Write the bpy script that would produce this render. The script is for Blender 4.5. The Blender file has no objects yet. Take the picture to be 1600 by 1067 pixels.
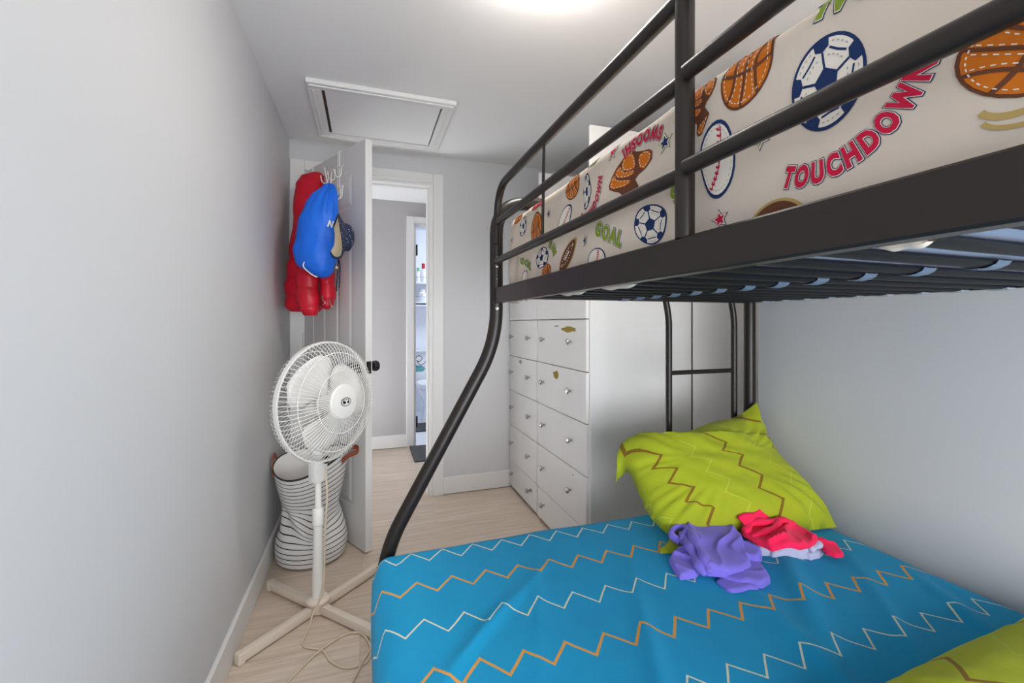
import bpy, bmesh, math, random
from mathutils import Vector, Matrix, noise
random.seed(7)
PI = math.pi
S = bpy.context.scene
COL = S.collection

# ------------------------------------------------------------------ camera, world, light, exposure
cam_d = bpy.data.cameras.new('camera')
cam = bpy.data.objects.new('camera', cam_d); COL.objects.link(cam)
cam.location = (0, 0, 1.12)
cam.rotation_euler = (PI/2, 0, -math.atan(1/3))
cam_d.sensor_width = 36; cam_d.lens = 684/1600*36
cam_d.shift_y = -28.5/1600
cam_d.clip_start = 0.02; cam_d.clip_end = 100
S.camera = cam
S.view_settings.view_transform = 'Standard'
S.view_settings.look = 'None'
S.view_settings.gamma = 1.0
S.view_settings.use_curve_mapping = False
S.view_settings.exposure = 0.0
DAYLIGHT = 14.0
LAMP = 46.0
W = bpy.data.worlds.new('daylight'); S.world = W; W.use_nodes = True
bgn = W.node_tree.nodes['Background']
bgn.inputs[0].default_value = (0.92, 0.95, 1.0, 1); bgn.inputs[1].default_value = DAYLIGHT
S.cycles.max_bounces = 10; S.cycles.diffuse_bounces = 8; S.cycles.transparent_max_bounces = 12
S.cycles.use_denoising = True
S.cycles.sample_clamp_indirect = 8.0

# room measures (metres): camera stands at the origin, Y runs along the left wall to the door wall
XL, XR, YB, YF, ZC = -0.43, 1.50, 2.86, -1.15, 2.205
YJ = 1.36            # where the right wall turns outward
XJ = 1.98
YH = 4.06            # far wall of the hallway
YT = 5.62            # far wall of the bathroom

# window light helper: a portal guides sky rays through the added window's opening
WX0, WX1, WZ0, WZ1 = -0.30, 1.44, 0.32, 1.52
pl = bpy.data.lights.new('window_portal', 'AREA'); pl.shape = 'RECTANGLE'; pl.size = WX1-WX0; pl.size_y = WZ1-WZ0
pl.cycles.is_portal = True
po = bpy.data.objects.new('window_portal', pl); COL.objects.link(po)
po.location = ((WX0+WX1)/2, YF-.06, (WZ0+WZ1)/2); po.rotation_euler = (PI/2, 0, 0)

# ------------------------------------------------------------------ materials
def lin(h):
    h = h.lstrip('#'); out = []
    for i in (0, 2, 4):
        v = int(h[i:i+2], 16)/255
        out.append(v/12.92 if v <= .04045 else ((v+.055)/1.055)**2.4)
    return (*out, 1)
def nmat(name):
    m = bpy.data.materials.new(name); m.use_nodes = True
    return m, m.node_tree, m.node_tree.nodes['Principled BSDF']
def M(name, hx, rough=.5, bump=None, metal=0, spec=.5, sheen=0, mottle=None, coat=0):
    m, nt, b = nmat(name)
    b.inputs['Base Color'].default_value = lin(hx)
    b.inputs['Roughness'].default_value = rough
    b.inputs['Metallic'].default_value = metal
    b.inputs['Specular IOR Level'].default_value = spec
    if sheen: b.inputs['Sheen Weight'].default_value = sheen
    if coat: b.inputs['Coat Weight'].default_value = coat; b.inputs['Coat Roughness'].default_value = .12
    tc = nt.nodes.new('ShaderNodeTexCoord')
    if mottle:
        sc, hx2 = mottle
        n = nt.nodes.new('ShaderNodeTexNoise'); n.inputs['Scale'].default_value = sc; n.inputs['Detail'].default_value = 5
        mx = nt.nodes.new('ShaderNodeMix'); mx.data_type = 'RGBA'
        mx.inputs['A'].default_value = lin(hx); mx.inputs['B'].default_value = lin(hx2)
        nt.links.new(tc.outputs['Object'], n.inputs['Vector']); nt.links.new(n.outputs['Fac'], mx.inputs['Factor'])
        nt.links.new(mx.outputs['Result'], b.inputs['Base Color'])
    if bump:
        sc, st, dist = bump
        n = nt.nodes.new('ShaderNodeTexNoise'); n.inputs['Scale'].default_value = sc; n.inputs['Detail'].default_value = 4
        bp = nt.nodes.new('ShaderNodeBump'); bp.inputs['Strength'].default_value = st; bp.inputs['Distance'].default_value = dist
        nt.links.new(tc.outputs['Object'], n.inputs['Vector']); nt.links.new(n.outputs['Fac'], bp.inputs['Height'])
        nt.links.new(bp.outputs['Normal'], b.inputs['Normal'])
    return m
def emis(name, hx, st):
    m, nt, b = nmat(name)
    b.inputs['Base Color'].default_value = lin(hx)
    b.inputs['Emission Color'].default_value = lin(hx); b.inputs['Emission Strength'].default_value = st
    return m
class NT:                       # tiny math-node writer
    def __init__(s, nt): s.nt = nt
    def m(s, op, a, b=None, c=None):
        n = s.nt.nodes.new('ShaderNodeMath'); n.operation = op
        for i, v in enumerate((a, b, c)):
            if v is None: continue
            if isinstance(v, (int, float)): n.inputs[i].default_value = v
            else: s.nt.links.new(v, n.inputs[i])
        return n.outputs[0]
    def mix(s, f, a, b):
        n = s.nt.nodes.new('ShaderNodeMix'); n.data_type = 'RGBA'
        s.nt.links.new(f, n.inputs['Factor'])
        for k, v in (('A', a), ('B', b)):
            if isinstance(v, tuple): n.inputs[k].default_value = v
            else: s.nt.links.new(v, n.inputs[k])
        return n.outputs['Result']
def zigzag_mat(name, base, base2, lines, period, amp, spacing, skew, off, widths, phase=0.0, wander=.006, rough=.85):
    """printed cloth: zigzag lines along u, repeated along v, alternating two inks"""
    m, nt, b = nmat(name); N = NT(nt)
    uv = nt.nodes.new('ShaderNodeUVMap'); uv.uv_map = 'cloth'
    sp = nt.nodes.new('ShaderNodeSeparateXYZ'); nt.links.new(uv.outputs[0], sp.inputs[0])
    ns = nt.nodes.new('ShaderNodeTexNoise'); ns.inputs['Scale'].default_value = 9; ns.inputs['Detail'].default_value = 2
    nt.links.new(uv.outputs[0], ns.inputs['Vector'])
    wob = N.m('MULTIPLY', N.m('SUBTRACT', ns.outputs['Fac'], .5), wander*2)
    u, v = sp.outputs[0], N.m('ADD', sp.outputs[1], wob)
    tri = N.m('PINGPONG', N.m('ADD', u, phase), period/2)
    tri = N.m('MULTIPLY', tri, amp/(period/2))
    y = N.m('ADD', N.m('SUBTRACT', v, tri), N.m('MULTIPLY', u, skew))
    y = N.m('DIVIDE', N.m('ADD', y, off), spacing)
    fl = N.m('FLOOR', N.m('ADD', y, .5))
    d = N.m('MULTIPLY', N.m('ABSOLUTE', N.m('SUBTRACT', y, fl)), spacing)
    par = N.m('ABSOLUTE', N.m('MODULO', fl, 2))
    wid = N.m('ADD', N.m('MULTIPLY', par, widths[1]-widths[0]), widths[0])
    on = N.m('LESS_THAN', d, wid)
    n2 = nt.nodes.new('ShaderNodeTexNoise'); n2.inputs['Scale'].default_value = 14; n2.inputs['Detail'].default_value = 6
    nt.links.new(uv.outputs[0], n2.inputs['Vector'])
    bc = N.mix(n2.outputs['Fac'], lin(base), lin(base2))
    ink = N.mix(par, lin(lines[0]), lin(lines[1]))
    colr = N.mix(on, bc, ink)
    nt.links.new(colr, b.inputs['Base Color'])
    b.inputs['Roughness'].default_value = rough; b.inputs['Specular IOR Level'].default_value = .2
    b.inputs['Sheen Weight'].default_value = .06
    n3 = nt.nodes.new('ShaderNodeTexNoise'); n3.inputs['Scale'].default_value = 30; n3.inputs['Detail'].default_value = 5
    nt.links.new(uv.outputs[0], n3.inputs['Vector'])
    bp = nt.nodes.new('ShaderNodeBump'); bp.inputs['Strength'].default_value = .25; bp.inputs['Distance'].default_value = .004
    nt.links.new(n3.outputs['Fac'], bp.inputs['Height']); nt.links.new(bp.outputs['Normal'], b.inputs['Normal'])
    return m
def stripe_mat(name, base, ink, spacing, width):
    m, nt, b = nmat(name); N = NT(nt)
    uv = nt.nodes.new('ShaderNodeUVMap'); uv.uv_map = 'cloth'
    sp = nt.nodes.new('ShaderNodeSeparateXYZ'); nt.links.new(uv.outputs[0], sp.inputs[0])
    f = N.m('FRACT', N.m('DIVIDE', sp.outputs[1], spacing))
    on = N.m('LESS_THAN', f, width/spacing)
    nt.links.new(N.mix(on, lin(base), lin(ink)), b.inputs['Base Color'])
    b.inputs['Roughness'].default_value = .9; b.inputs['Specular IOR Level'].default_value = .15
    return m
def floor_mat():
    m, nt, b = nmat('oak_laminate'); N = NT(nt)
    tc = nt.nodes.new('ShaderNodeTexCoord'); oi = nt.nodes.new('ShaderNodeObjectInfo')
    mp = nt.nodes.new('ShaderNodeMapping'); mp.inputs['Scale'].default_value = (1.6, 26, 1)
    cb = nt.nodes.new('ShaderNodeCombineXYZ'); nt.links.new(N.m('MULTIPLY', oi.outputs['Random'], 40), cb.inputs[0]); nt.links.new(N.m('MULTIPLY', oi.outputs['Random'], 17), cb.inputs[1])
    nt.links.new(cb.outputs[0], mp.inputs['Location']); nt.links.new(tc.outputs['Object'], mp.inputs['Vector'])
    n = nt.nodes.new('ShaderNodeTexNoise'); n.inputs['Scale'].default_value = 2.2; n.inputs['Detail'].default_value = 7; n.inputs['Distortion'].default_value = .6
    nt.links.new(mp.outputs[0], n.inputs['Vector'])
    cr = nt.nodes.new('ShaderNodeValToRGB')
    cr.color_ramp.elements[0].position = .30; cr.color_ramp.elements[0].color = lin('#c0ae9b')
    cr.color_ramp.elements[1].position = .70; cr.color_ramp.elements[1].color = lin('#dacbbb')
    nt.links.new(n.outputs['Fac'], cr.inputs[0])
    tint = N.mix(N.m('MULTIPLY', oi.outputs['Random'], .3), cr.outputs[0], lin('#b9a794'))
    nt.links.new(tint, b.inputs['Base Color'])
    b.inputs['Roughness'].default_value = .42; b.inputs['Specular IOR Level'].default_value = .4
    return m
def glass_mat():
    m = bpy.data.materials.new('window_glass'); m.use_nodes = True; nt = m.node_tree; nt.nodes.clear()
    o = nt.nodes.new('ShaderNodeOutputMaterial'); mx = nt.nodes.new('ShaderNodeMixShader')
    t = nt.nodes.new('ShaderNodeBsdfTransparent'); g = nt.nodes.new('ShaderNodeBsdfGlossy'); g.inputs['Roughness'].default_value = .02
    mx.inputs[0].default_value = .06
    nt.links.new(t.outputs[0], mx.inputs[1]); nt.links.new(g.outputs[0], mx.inputs[2]); nt.links.new(mx.outputs[0], o.inputs[0])
    return m

m_wall = M('grey_wall_paint', '#cacacb', .62, bump=(160, .12, .001), spec=.25)
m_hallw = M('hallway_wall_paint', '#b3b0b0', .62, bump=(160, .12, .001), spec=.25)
m_ceil = M('ceiling_paint', '#e4e3e2', .7, bump=(160, .1, .001), spec=.2)
m_trim = M('white_trim_paint', '#dedddb', .42, bump=(30, .05, .001))
m_door = M('white_door_paint', '#dad9d7', .45, bump=(60, .06, .001))
m_bathw = M('bathroom_white', '#e8ecf2', .5)
m_floor = floor_mat()
m_sub = M('floor_underlay', '#6d6053', .9)
m_dress = M('white_dresser_paint', '#dfdddb', .45, bump=(14, .08, .002), mottle=(7, '#d8d6d3'))
m_dark = M('dark_gap', '#4a3324', .8)
m_chip = M('bare_board_chip', '#9c8a1e', .8, mottle=(40, '#7c6a1c'))
m_chrome = M('brushed_steel', '#b8b6b2', .25, metal=1)
m_black = M('black_powder_coat', '#251e1a', .33, spec=.34, bump=(300, .06, .0005))
m_blackh = M('black_hardware', '#141414', .4)
m_slat = M('black_slat', '#0e0f15', .5, spec=.2)
m_clip = M('blue_grey_plastic', '#5d6d83', .45)
m_clipg = M('grey_plastic', '#9aa3ad', .5)
m_mattb = M('mattress_underside', '#aeb6cf', .9)
m_sheet = M('cream_sheet_cotton', '#d4c6b6', .9, bump=(220, .12, .0008), spec=.15, mottle=(5, '#cfc2b4'))
m_navy = M('navy_print', '#27375f', .9, spec=.1)
m_orange = M('orange_print', '#cf7424', .9, spec=.1, mottle=(60, '#c26a22'))
m_brownp = M('brown_print', '#6a4230', .9, spec=.1)
m_tanp = M('tan_print', '#b59a62', .9, spec=.1)
m_redp = M('red_print', '#bf2342', .9, spec=.1)
m_greenp = M('green_print', '#7f9431', .9, spec=.1)
m_whitep = M('white_print', '#e6ddd0', .9, spec=.1)
m_greyp = M('grey_print', '#a9a7a4', .9, spec=.1)
m_blue = zigzag_mat('turquoise_zigzag_sheet', '#169bc8', '#0f90c2', ('#d9d6bb', '#d89a4a'),   .0905, .052, .150, .035, -.048, (.0030, .0047), phase=.012)
m_lime = zigzag_mat('lime_zigzag_cotton', '#a9ae20', '#9cac28', ('#80601c', '#b4bb3e'), .100, .050, .120, .0, .03, (.0056, .0028), phase=0, wander=.004)
m_lime2 = zigzag_mat('lime_zigzag_cotton_flat', '#bfc022', '#b2bc28', ('#96701f', '#bcc447'), .13, .07, .143, .0, .027, (.006, .003), phase=0.03, wander=.004)
m_purple = M('purple_jersey', '#8274da', .9, bump=(400, .2, .0008), sheen=.15, spec=.1)
m_pink = M('hot_pink_jersey', '#ff2a5a', .9, bump=(400, .15, .0008), sheen=.1, spec=.1)
m_lilac = M('pale_lilac_cotton', '#c3c4de', .9, bump=(400, .2, .0008), sheen=.1, spec=.1)
m_fan = M('white_plastic', '#e4e2dd', .35, spec=.45)
m_blade = M('translucent_white_blade', '#e0ddd8', .3)
m_beige = M('cream_plastic_legs', '#dccfbf', .45)
m_cord = M('cream_cord', '#cfc0a8', .55)
m_ham = stripe_mat('striped_canvas', '#dddbd8', '#2a2726', .0225, .0038)
m_lining = M('white_canvas_lining', '#dddad6', .9)
m_leather = M('brown_leather', '#8a4a30', .5, mottle=(50, '#7a3f28'))
m_red = M('red_puffer_nylon', '#c00f28', .42, bump=(45, .25, .004), spec=.4)
m_redd = M('dark_red_lining', '#5d1119', .7)
m_bag = M('blue_nylon', '#1666d6', .48, bump=(30, .3, .004), spec=.35)
m_bagw = M('white_cord', '#e8e8e8', .6)
m_straw = M('cream_straw', '#dcc8a0', .8, bump=(240, .4, .001))
m_wire = M('white_wire', '#e6e4e0', .35)
m_zip = M('metal_zip', '#9a9088', .3, metal=1)
m_porc = M('white_porcelain', '#eef1f5', .15, spec=.6)
m_rug = M('charcoal_mat', '#4a4a4c', .95, bump=(300, .5, .002))
m_lampglow = emis('frosted_glass_lit', '#fffaf4', LAMP)
m_hallglow = emis('hall_lamp_glass', '#fff2e2', 3)
m_bathglow = emis('bath_lamp_glass', '#eef4ff', 62)
m_glass = glass_mat()
m_frog = M('teal_sticker', '#5fa5a8', .6)
m_inkd = M('dark_ink', '#2a2a30', .6)

def polka():
    m, nt, b = nmat('navy_polka_dot_cotton'); N = NT(nt)
    tc = nt.nodes.new('ShaderNodeTexCoord'); v = nt.nodes.new('ShaderNodeTexVoronoi'); v.inputs['Scale'].default_value = 120; v.inputs['Randomness'].default_value = .6
    nt.links.new(tc.outputs['Object'], v.inputs['Vector'])
    nt.links.new(N.mix(N.m('LESS_THAN', v.outputs['Distance'], .20), lin('#1b2440'), lin('#c9ccd6')), b.inputs['Base Color'])
    b.inputs['Roughness'].default_value = .9
    return m
m_polka = polka()

# ------------------------------------------------------------------ mesh building
ORG = {}
class MB:
    def __init__(s): s.v = []; s.f = []; s.mi = []; s.uv = {}
    def add(s, vs, fs, mi=0, uvs=None):
        o = len(s.v); s.v += [tuple(p) for p in vs]
        for f in fs: s.f.append(tuple(o+i for i in f)); s.mi.append(mi)
        if uvs:
            for i, q in enumerate(uvs): s.uv[o+i] = q
        return s
    def box(s, x0, x1, y0, y1, z0, z1, bev=0, mi=0, T=None):
        bm = bmesh.new(); bmesh.ops.create_cube(bm, size=1)
        for p in bm.verts: p.co = Vector(((x0+x1)/2+p.co.x*(x1-x0), (y0+y1)/2+p.co.y*(y1-y0), (z0+z1)/2+p.co.z*(z1-z0)))
        if bev: bmesh.ops.bevel(bm, geom=list(bm.edges), offset=bev, segments=1 if bev < .004 else 2, affect='EDGES', profile=.5)
        bm.verts.index_update()
        vs = [T(p.co) if T else p.co.copy() for p in bm.verts]
        s.add(vs, [[q.index for q in f.verts] for f in bm.faces], mi); bm.free(); return s
    def tube(s, pts, r, n=10, mi=0, caps=True, flat=1.0):
        P = [Vector(p) for p in pts]; k = len(P)
        rr = r if isinstance(r, (list, tuple)) else [r]*k
        t0 = (P[1]-P[0]).normalized()
        up = Vector((0, 0, 1)) if abs(t0.z) < .9 else Vector((1, 0, 0))
        a = t0.cross(up).normalized(); prev = t0; vs = []
        for i in range(k):
            t = ((P[min(i+1, k-1)]-P[max(i-1, 0)])).normalized()
            q = prev.rotation_difference(t); a = (q @ a); a = (a - t*a.dot(t)).normalized(); prev = t
            b = t.cross(a)
            for j in range(n):
                w = 2*PI*j/n; vs.append(P[i]+a*math.cos(w)*rr[i]+b*math.sin(w)*rr[i]*flat)
        fs = [(i*n+j, i*n+(j+1) % n, (i+1)*n+(j+1) % n, (i+1)*n+j) for i in range(k-1) for j in range(n)]
        if caps: fs += [tuple(range(n))[::-1], tuple((k-1)*n+j for j in range(n))]
        return s.add(vs, fs, mi)
    def lathe(s, prof, org, ax=(0, 0, 1), n=28, mi=0, sx=1.0):
        ax = Vector(ax).normalized(); org = Vector(org)
        a = ax.cross(Vector((0, 0, 1))) if abs(ax.z) < .95 else Vector((1, 0, 0))
        a.normalize(); b = ax.cross(a); vs = []
        for r, h in prof:
            for j in range(n):
                w = 2*PI*j/n; vs.append(org+ax*h+a*(r*math.cos(w)*sx)+b*(r*math.sin(w)))
        k = len(prof)
        fs = [(i*n+j, i*n+(j+1) % n, (i+1)*n+(j+1) % n, (i+1)*n+j) for i in range(k-1) for j in range(n)]
        if prof[0][0] > 1e-5: fs.append(tuple(range(n))[::-1])
        if prof[-1][0] > 1e-5: fs.append(tuple((k-1)*n+j for j in range(n)))
        return s.add(vs, fs, mi)
    def loft(s, secs, n=40, mi=0, disp=None, caps=True, uvscale=None):
        """secs: (cx, cy, cz, ax(unit xy), half width along ax, half depth, exponent)"""
        vs = []; uvs = []
        for i, (cx, cy, cz, ax, a, b, e) in enumerate(secs):
            A = Vector((ax[0], ax[1], 0)); B = Vector((-ax[1], ax[0], 0))
            for j in range(n):
                w = 2*PI*j/n; c, q = math.cos(w), math.sin(w)
                p = Vector((cx, cy, cz))+A*(a*math.copysign(abs(c)**(2/e), c))+B*(b*math.copysign(abs(q)**(2/e), q))
                if disp: p = disp(p, w, i)
                vs.append(p); uvs.append((j/n, i))
        k = len(secs)
        fs = [(i*n+j, i*n+(j+1) % n, (i+1)*n+(j+1) % n, (i+1)*n+j) for i in range(k-1) for j in range(n)]
        if caps: fs += [tuple(range(n))[::-1], tuple((k-1)*n+j for j in range(n))]
        return s.add(vs, fs, mi, uvs if uvscale else None)
    def build(s, name, mats, parent=None, smooth=35, org=None, **props):
        me = bpy.data.meshes.new(name)
        o = bpy.data.objects.new(name, me); COL.objects.link(o)
        base = ORG.get(parent.name, Vector()) if parent else (Vector(org) if org else Vector())
        if not parent and org is None and s.v:
            xs, ys, zs = zip(*s.v); base = Vector(((min(xs)+max(xs))/2, (min(ys)+max(ys))/2, min(zs)))
        me.from_pydata([tuple(Vector(p)-base) for p in s.v], [], s.f)
        for m in (mats if isinstance(mats, (list, tuple)) else [mats]): me.materials.append(m)
        me.polygons.foreach_set('material_index', s.mi)
        if s.uv:
            ul = me.uv_layers.new(name='cloth')
            for l in me.loops: ul.data[l.index].uv = s.uv.get(l.vertex_index, (0, 0))
        bm = bmesh.new(); bm.from_mesh(me); bmesh.ops.recalc_face_normals(bm, faces=bm.faces); bm.to_mesh(me); bm.free()
        if smooth: me.shade_smooth(); me.set_sharp_from_angle(angle=math.radians(smooth))
        if parent: o.parent = parent; ORG[o.name] = base
        else: o.location = base; ORG[o.name] = base
        for k, v in props.items(): o[k] = v
        return o
def thing(name, label, cat, loc, group=None):
    o = bpy.data.objects.new(name, None); COL.objects.link(o); o.location = loc; o.empty_display_size = .05
    o['label'] = label; o['category'] = cat
    if group: o['group'] = group
    ORG[o.name] = Vector(loc); return o
def fillet(pts, r, n=7):
    P = [Vector(p) for p in pts]; out = [P[0]]
    for i in range(1, len(P)-1):
        a, b, c = P[i-1], P[i], P[i+1]
        d = min(r, (a-b).length*.48, (c-b).length*.48)
        p, q = b+(a-b).normalized()*d, b+(c-b).normalized()*d
        for k in range(n+1):
            t = k/n; out.append(p*(1-t)**2+b*2*t*(1-t)+q*t*t)
    out.append(P[-1]); return out
def smoothpath(pts, n=8):
    P = [Vector(p) for p in pts]; P = [P[0]]+P+[P[-1]]; out = []
    for i in range(1, len(P)-2):
        for k in range(n):
            t = k/n; p0, p1, p2, p3 = P[i-1:i+3]
            out.append(.5*((2*p1)+(-p0+p2)*t+(2*p0-5*p1+4*p2-p3)*t*t+(-p0+3*p1-3*p2+p3)*t**3))
    out.append(P[-2]); return out
def nz(p, sc, seed=0.0): return noise.noise(Vector((p[0]*sc+seed, p[1]*sc-seed, p[2]*sc+seed*.5)))
def struct(name, mb, m, parent=None, smooth=None):
    o = mb.build(name, m, parent, smooth=smooth)
    if not parent: o['kind'] = 'structure'
    return o
FWD = Vector((.3162, .9487, 0)); RGT = Vector((.9487, -.3162, 0))

# ------------------------------------------------------------------ setting
mb = MB().box(XL-.1, 2.3, YF-.1, 6.0, -.06, -.012)
fl = struct('floor', mb, m_sub)
def plank_mesh(L, w):
    b = MB().box(-L/2, L/2, -w/2, w/2, -.012, 0, .0006); me = bpy.data.meshes.new('plank')
    me.from_pydata([tuple(p) for p in b.v], [], b.f); me.materials.append(m_floor); return me
PLW = .19; pm = {}
y = YF; row = 0
while y < 4.30:
    x = XL-.02-[.0, .45, .85][row % 3]; x_end = 2.2
    while x < x_end:
        a, b = max(x, XL-.02), min(x+1.28, x_end)
        if b-a > .02:
            key = round(b-a-.0004, 4)
            if key not in pm: pm[key] = plank_mesh(key, PLW-.0004)
            o = bpy.data.objects.new('plank', pm[key]); COL.objects.link(o); o.parent = fl
            o.location = Vector(((a+b)/2, y+PLW/2, 0))-ORG[fl.name]
        x += 1.28
    y += PLW; row += 1
struct('wall_left', MB().box(XL-.1, XL, YF-.1, YB+.1, 0, ZC), m_wall)
DX0, DX1, DZ = -.345, .412, 2.027
b = MB().box(XL, DX0, YB, YB+.11, 0, ZC).box(DX1, XJ+.1, YB, YB+.11, 0, ZC).box(DX0, DX1, YB, YB+.11, DZ, ZC)
struct('wall_back', b, m_wall)
struct('wall_right', MB().box(XR, XR+.1, YF-.1, YJ-.1, 0, ZC).box(XR, XJ+.1, YJ-.1, YJ, 0, ZC, 0), m_wall)
struct('wall_alcove', MB().box(XJ, XJ+.1, YJ, YB, 0, ZC), m_wall)
b = MB().box(XL, WX0, YF-.12, YF, 0, ZC).box(WX1, XR, YF-.12, YF, 0, ZC).box(WX0, WX1, YF-.12, YF, 0, WZ0).box(WX0, WX1, YF-.12, YF, WZ1, ZC)
struct('wall_front', b, m_wall)
struct('ceiling', MB().box(XL-.1, XJ+.1, YF-.12, YB+.11, ZC, ZC+.1), m_ceil)
# unseen window added behind the camera, sized to bring in daylight
win = struct('added_window_1', MB().box(WX0-.06, WX1+.06, YF, YF+.018, WZ1, WZ1+.07).box(WX0-.06, WX1+.06, YF, YF+.018, WZ0-.07, WZ0).box(WX0-.06, WX0, YF, YF+.018, WZ0, WZ1).box(WX1, WX1+.06, YF, YF+.018, WZ0, WZ1), m_trim)
xm = (WX0+WX1)/2
fr = MB().box(WX0, WX0+.04, YF-.1, YF-.05, WZ0, WZ1).box(WX1-.04, WX1, YF-.1, YF-.05, WZ0, WZ1).box(WX0+.04, WX1-.04, YF-.1, YF-.05, WZ0, WZ0+.04).box(WX0+.04, WX1-.04, YF-.1, YF-.05, WZ1-.04, WZ1).box(xm-.02, xm+.02, YF-.1, YF-.05, WZ0+.04, WZ1-.04)
fr.build('window_frame', m_trim, win, smooth=None)
for a, c in ((WX0+.04, xm-.02), (xm+.02, WX1-.04)):
    MB().box(a, c, YF-.078, YF-.074, WZ0+.04, WZ1-.04).build('pane', m_glass, win, smooth=None)
# baseboards
BH, BT = .115, .014
struct('baseboard_left', MB().box(XL, XL+BT, YF, YB, 0, BH, .003), m_trim)
struct('baseboard_back', MB().box(.476, .945, YB-BT, YB, 0.004, BH, .003), m_trim)
struct('baseboard_right', MB().box(XR-BT, XR, YF, YJ-.02, 0, BH, .003), m_trim)
# door casing of the bedroom door
cz = 2.087; ct = .018
b = MB().box(XL+.006, DX0, YB-ct, YB, 0, cz, .004).box(DX1, .478, YB-ct, YB, 0, cz, .004).box(DX0, DX1, YB-ct, YB, DZ, cz, .004)
b.box(DX0, DX0+.018, YB, YB+.11, 0, DZ).box(DX1-.018, DX1, YB, YB+.11, 0, DZ).box(DX0+.018, DX1-.018, YB, YB+.11, DZ-.018, DZ)
b.box(DX1-.03, DX1-.018, YB+.05, YB+.11, 0, DZ-.018).box(DX0+.018, DX1-.03, YB+.05, YB+.11, DZ-.03, DZ-.018)
struct('trim_1', b, m_trim)
# hallway
BX0, BX1 = .414, 1.15
HX0, HX1 = -1.4, 2.2
b = MB().box(HX0, BX0, YH, YH+.11, 0, 2.22).box(BX1, HX1, YH, YH+.11, 0, 2.22).box(BX0, BX1, YH, YH+.11, 2.03, 2.22)
struct('wall_hall', b, m_hallw)
struct('wall_hall_left', MB().box(HX0-.1, HX0, YB, YH+.1, 0, 2.22), m_wall)
struct('wall_hall_right', MB().box(HX1, HX1+.1, YB, YH+.1, 0, 2.22), m_wall)
b = MB().box(HX0, XL-.1, YB, YB+.11, 0, 2.22).box(XJ+.1, HX1, YB, YB+.11, 0, 2.22)
struct('wall_hall_near', b, m_wall)
struct('ceiling_hall', MB().box(HX0-.1, HX1+.1, YB+.11, YH+.11, 2.22, 2.3), m_ceil)
struct('baseboard_hall', MB().box(HX0, .345, YH-BT, YH, 0.004, .12, .003), m_trim)
b = MB().box(.345, BX0, YH-.018, YH, 0, 2.088, .004).box(BX0, BX1, YH-.018, YH, 2.03, 2.088, .004).box(BX1, BX1+.068, YH-.018, YH, 0, 2.088, .004)
b.box(BX0-.0, BX0+.016, YH, YH+.11, 0, 2.03).box(BX1-.016, BX1, YH, YH+.11, 0, 2.03).box(BX0+.016, BX1-.016, YH, YH+.11, 2.014, 2.03)
tr = struct('trim_2', b, m_trim)
for hz in (1.79, .22):
    MB().box(BX0+.016, BX0+.024, YH+.02, YH+.075, hz-.05, hz+.05, .002).tube([(BX0+.028, YH+.02, hz-.05), (BX0+.028, YH+.02, hz+.05)], .007, 8).build('hinge', m_blackh, tr)
# bathroom shell
b = MB().box(.0, 2.2, YT, YT+.1, 0, 2.3).box(-.1, 0, YH+.11, YT+.1, 0, 2.3).box(2.2, 2.3, YH+.11, YT+.1, 0, 2.3)
struct('wall_bathroom', b, m_bathw)
struct('ceiling_bathroom', MB().box(-.1, 2.3, YH+.11, YT+.1, 2.3, 2.4), m_bathw)
struct('floor_bathroom', MB().box(0, 2.2, YH, YT, -.012, .004), m_porc)
lamp = thing('hall_ceiling_lamp', 'round hallway ceiling lamp out of sight beside the door opening', 'lamp', (1.2, 3.45, 2.19))
MB().lathe([(.16, 2.22), (.16, 2.20)], (1.2, 3.45, 0)).build('base', m_fan, lamp)
MB().lathe([(.15, 2.20), (.14, 2.17), (.09, 2.145), (0, 2.135)], (1.2, 3.45, 0)).build('lamp_shade', m_hallglow, lamp)
lamp = thing('bathroom_ceiling_lamp', 'round bathroom ceiling lamp out of sight above the toilet', 'lamp', (1.4, 4.9, 2.26))
MB().lathe([(.19, 2.30), (.19, 2.28)], (1.4, 4.9, 0)).build('base', m_fan, lamp)
MB().lathe([(.18, 2.28), (.17, 2.25), (.1, 2.22), (0, 2.21)], (1.4, 4.9, 0)).build('lamp_shade', m_bathglow, lamp)

# ------------------------------------------------------------------ attic hatch in the ceiling
hx0, hx1, hy0, hy1 = -.255, .42, 2.112, 2.73; fw = .06; ft = .022
hat = thing('attic_hatch', 'white framed attic hatch set into the ceiling above the open door', 'hatch', ((hx0+hx1)/2, (hy0+hy1)/2, ZC-ft))
for a in ((hx0, hx1, hy0, hy0+fw), (hx0, hx1, hy1-fw, hy1), (hx0, hx0+fw, hy0+fw, hy1-fw), (hx1-fw, hx1, hy0+fw, hy1-fw)):
    bb = MB().box(*a, ZC-ft, ZC, .003)
    x0, x1, y0, y1 = a
    if x1-x0 > .2: bb.box(x0+.012, x1-.012, y0+.018, y0+.030, ZC-ft-.005, ZC-ft+.002, .002)
    else: bb.box(x0+.018, x0+.030, y0, y1, ZC-ft-.005, ZC-ft+.002, .002)
    bb.build('frame_strip', m_trim, hat)
MB().box(hx0+fw+.014, hx1-fw-.007, hy0+fw+.002, hy1-fw-.010, ZC-.014, ZC-.006).build('hatch_panel', m_ceil, hat)
MB().box(hx0+fw-.004, hx1-fw+.004, hy0+fw-.004, hy1-fw+.004, ZC-.004, ZC-.001).build('dark_gap', m_dark, hat)

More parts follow.
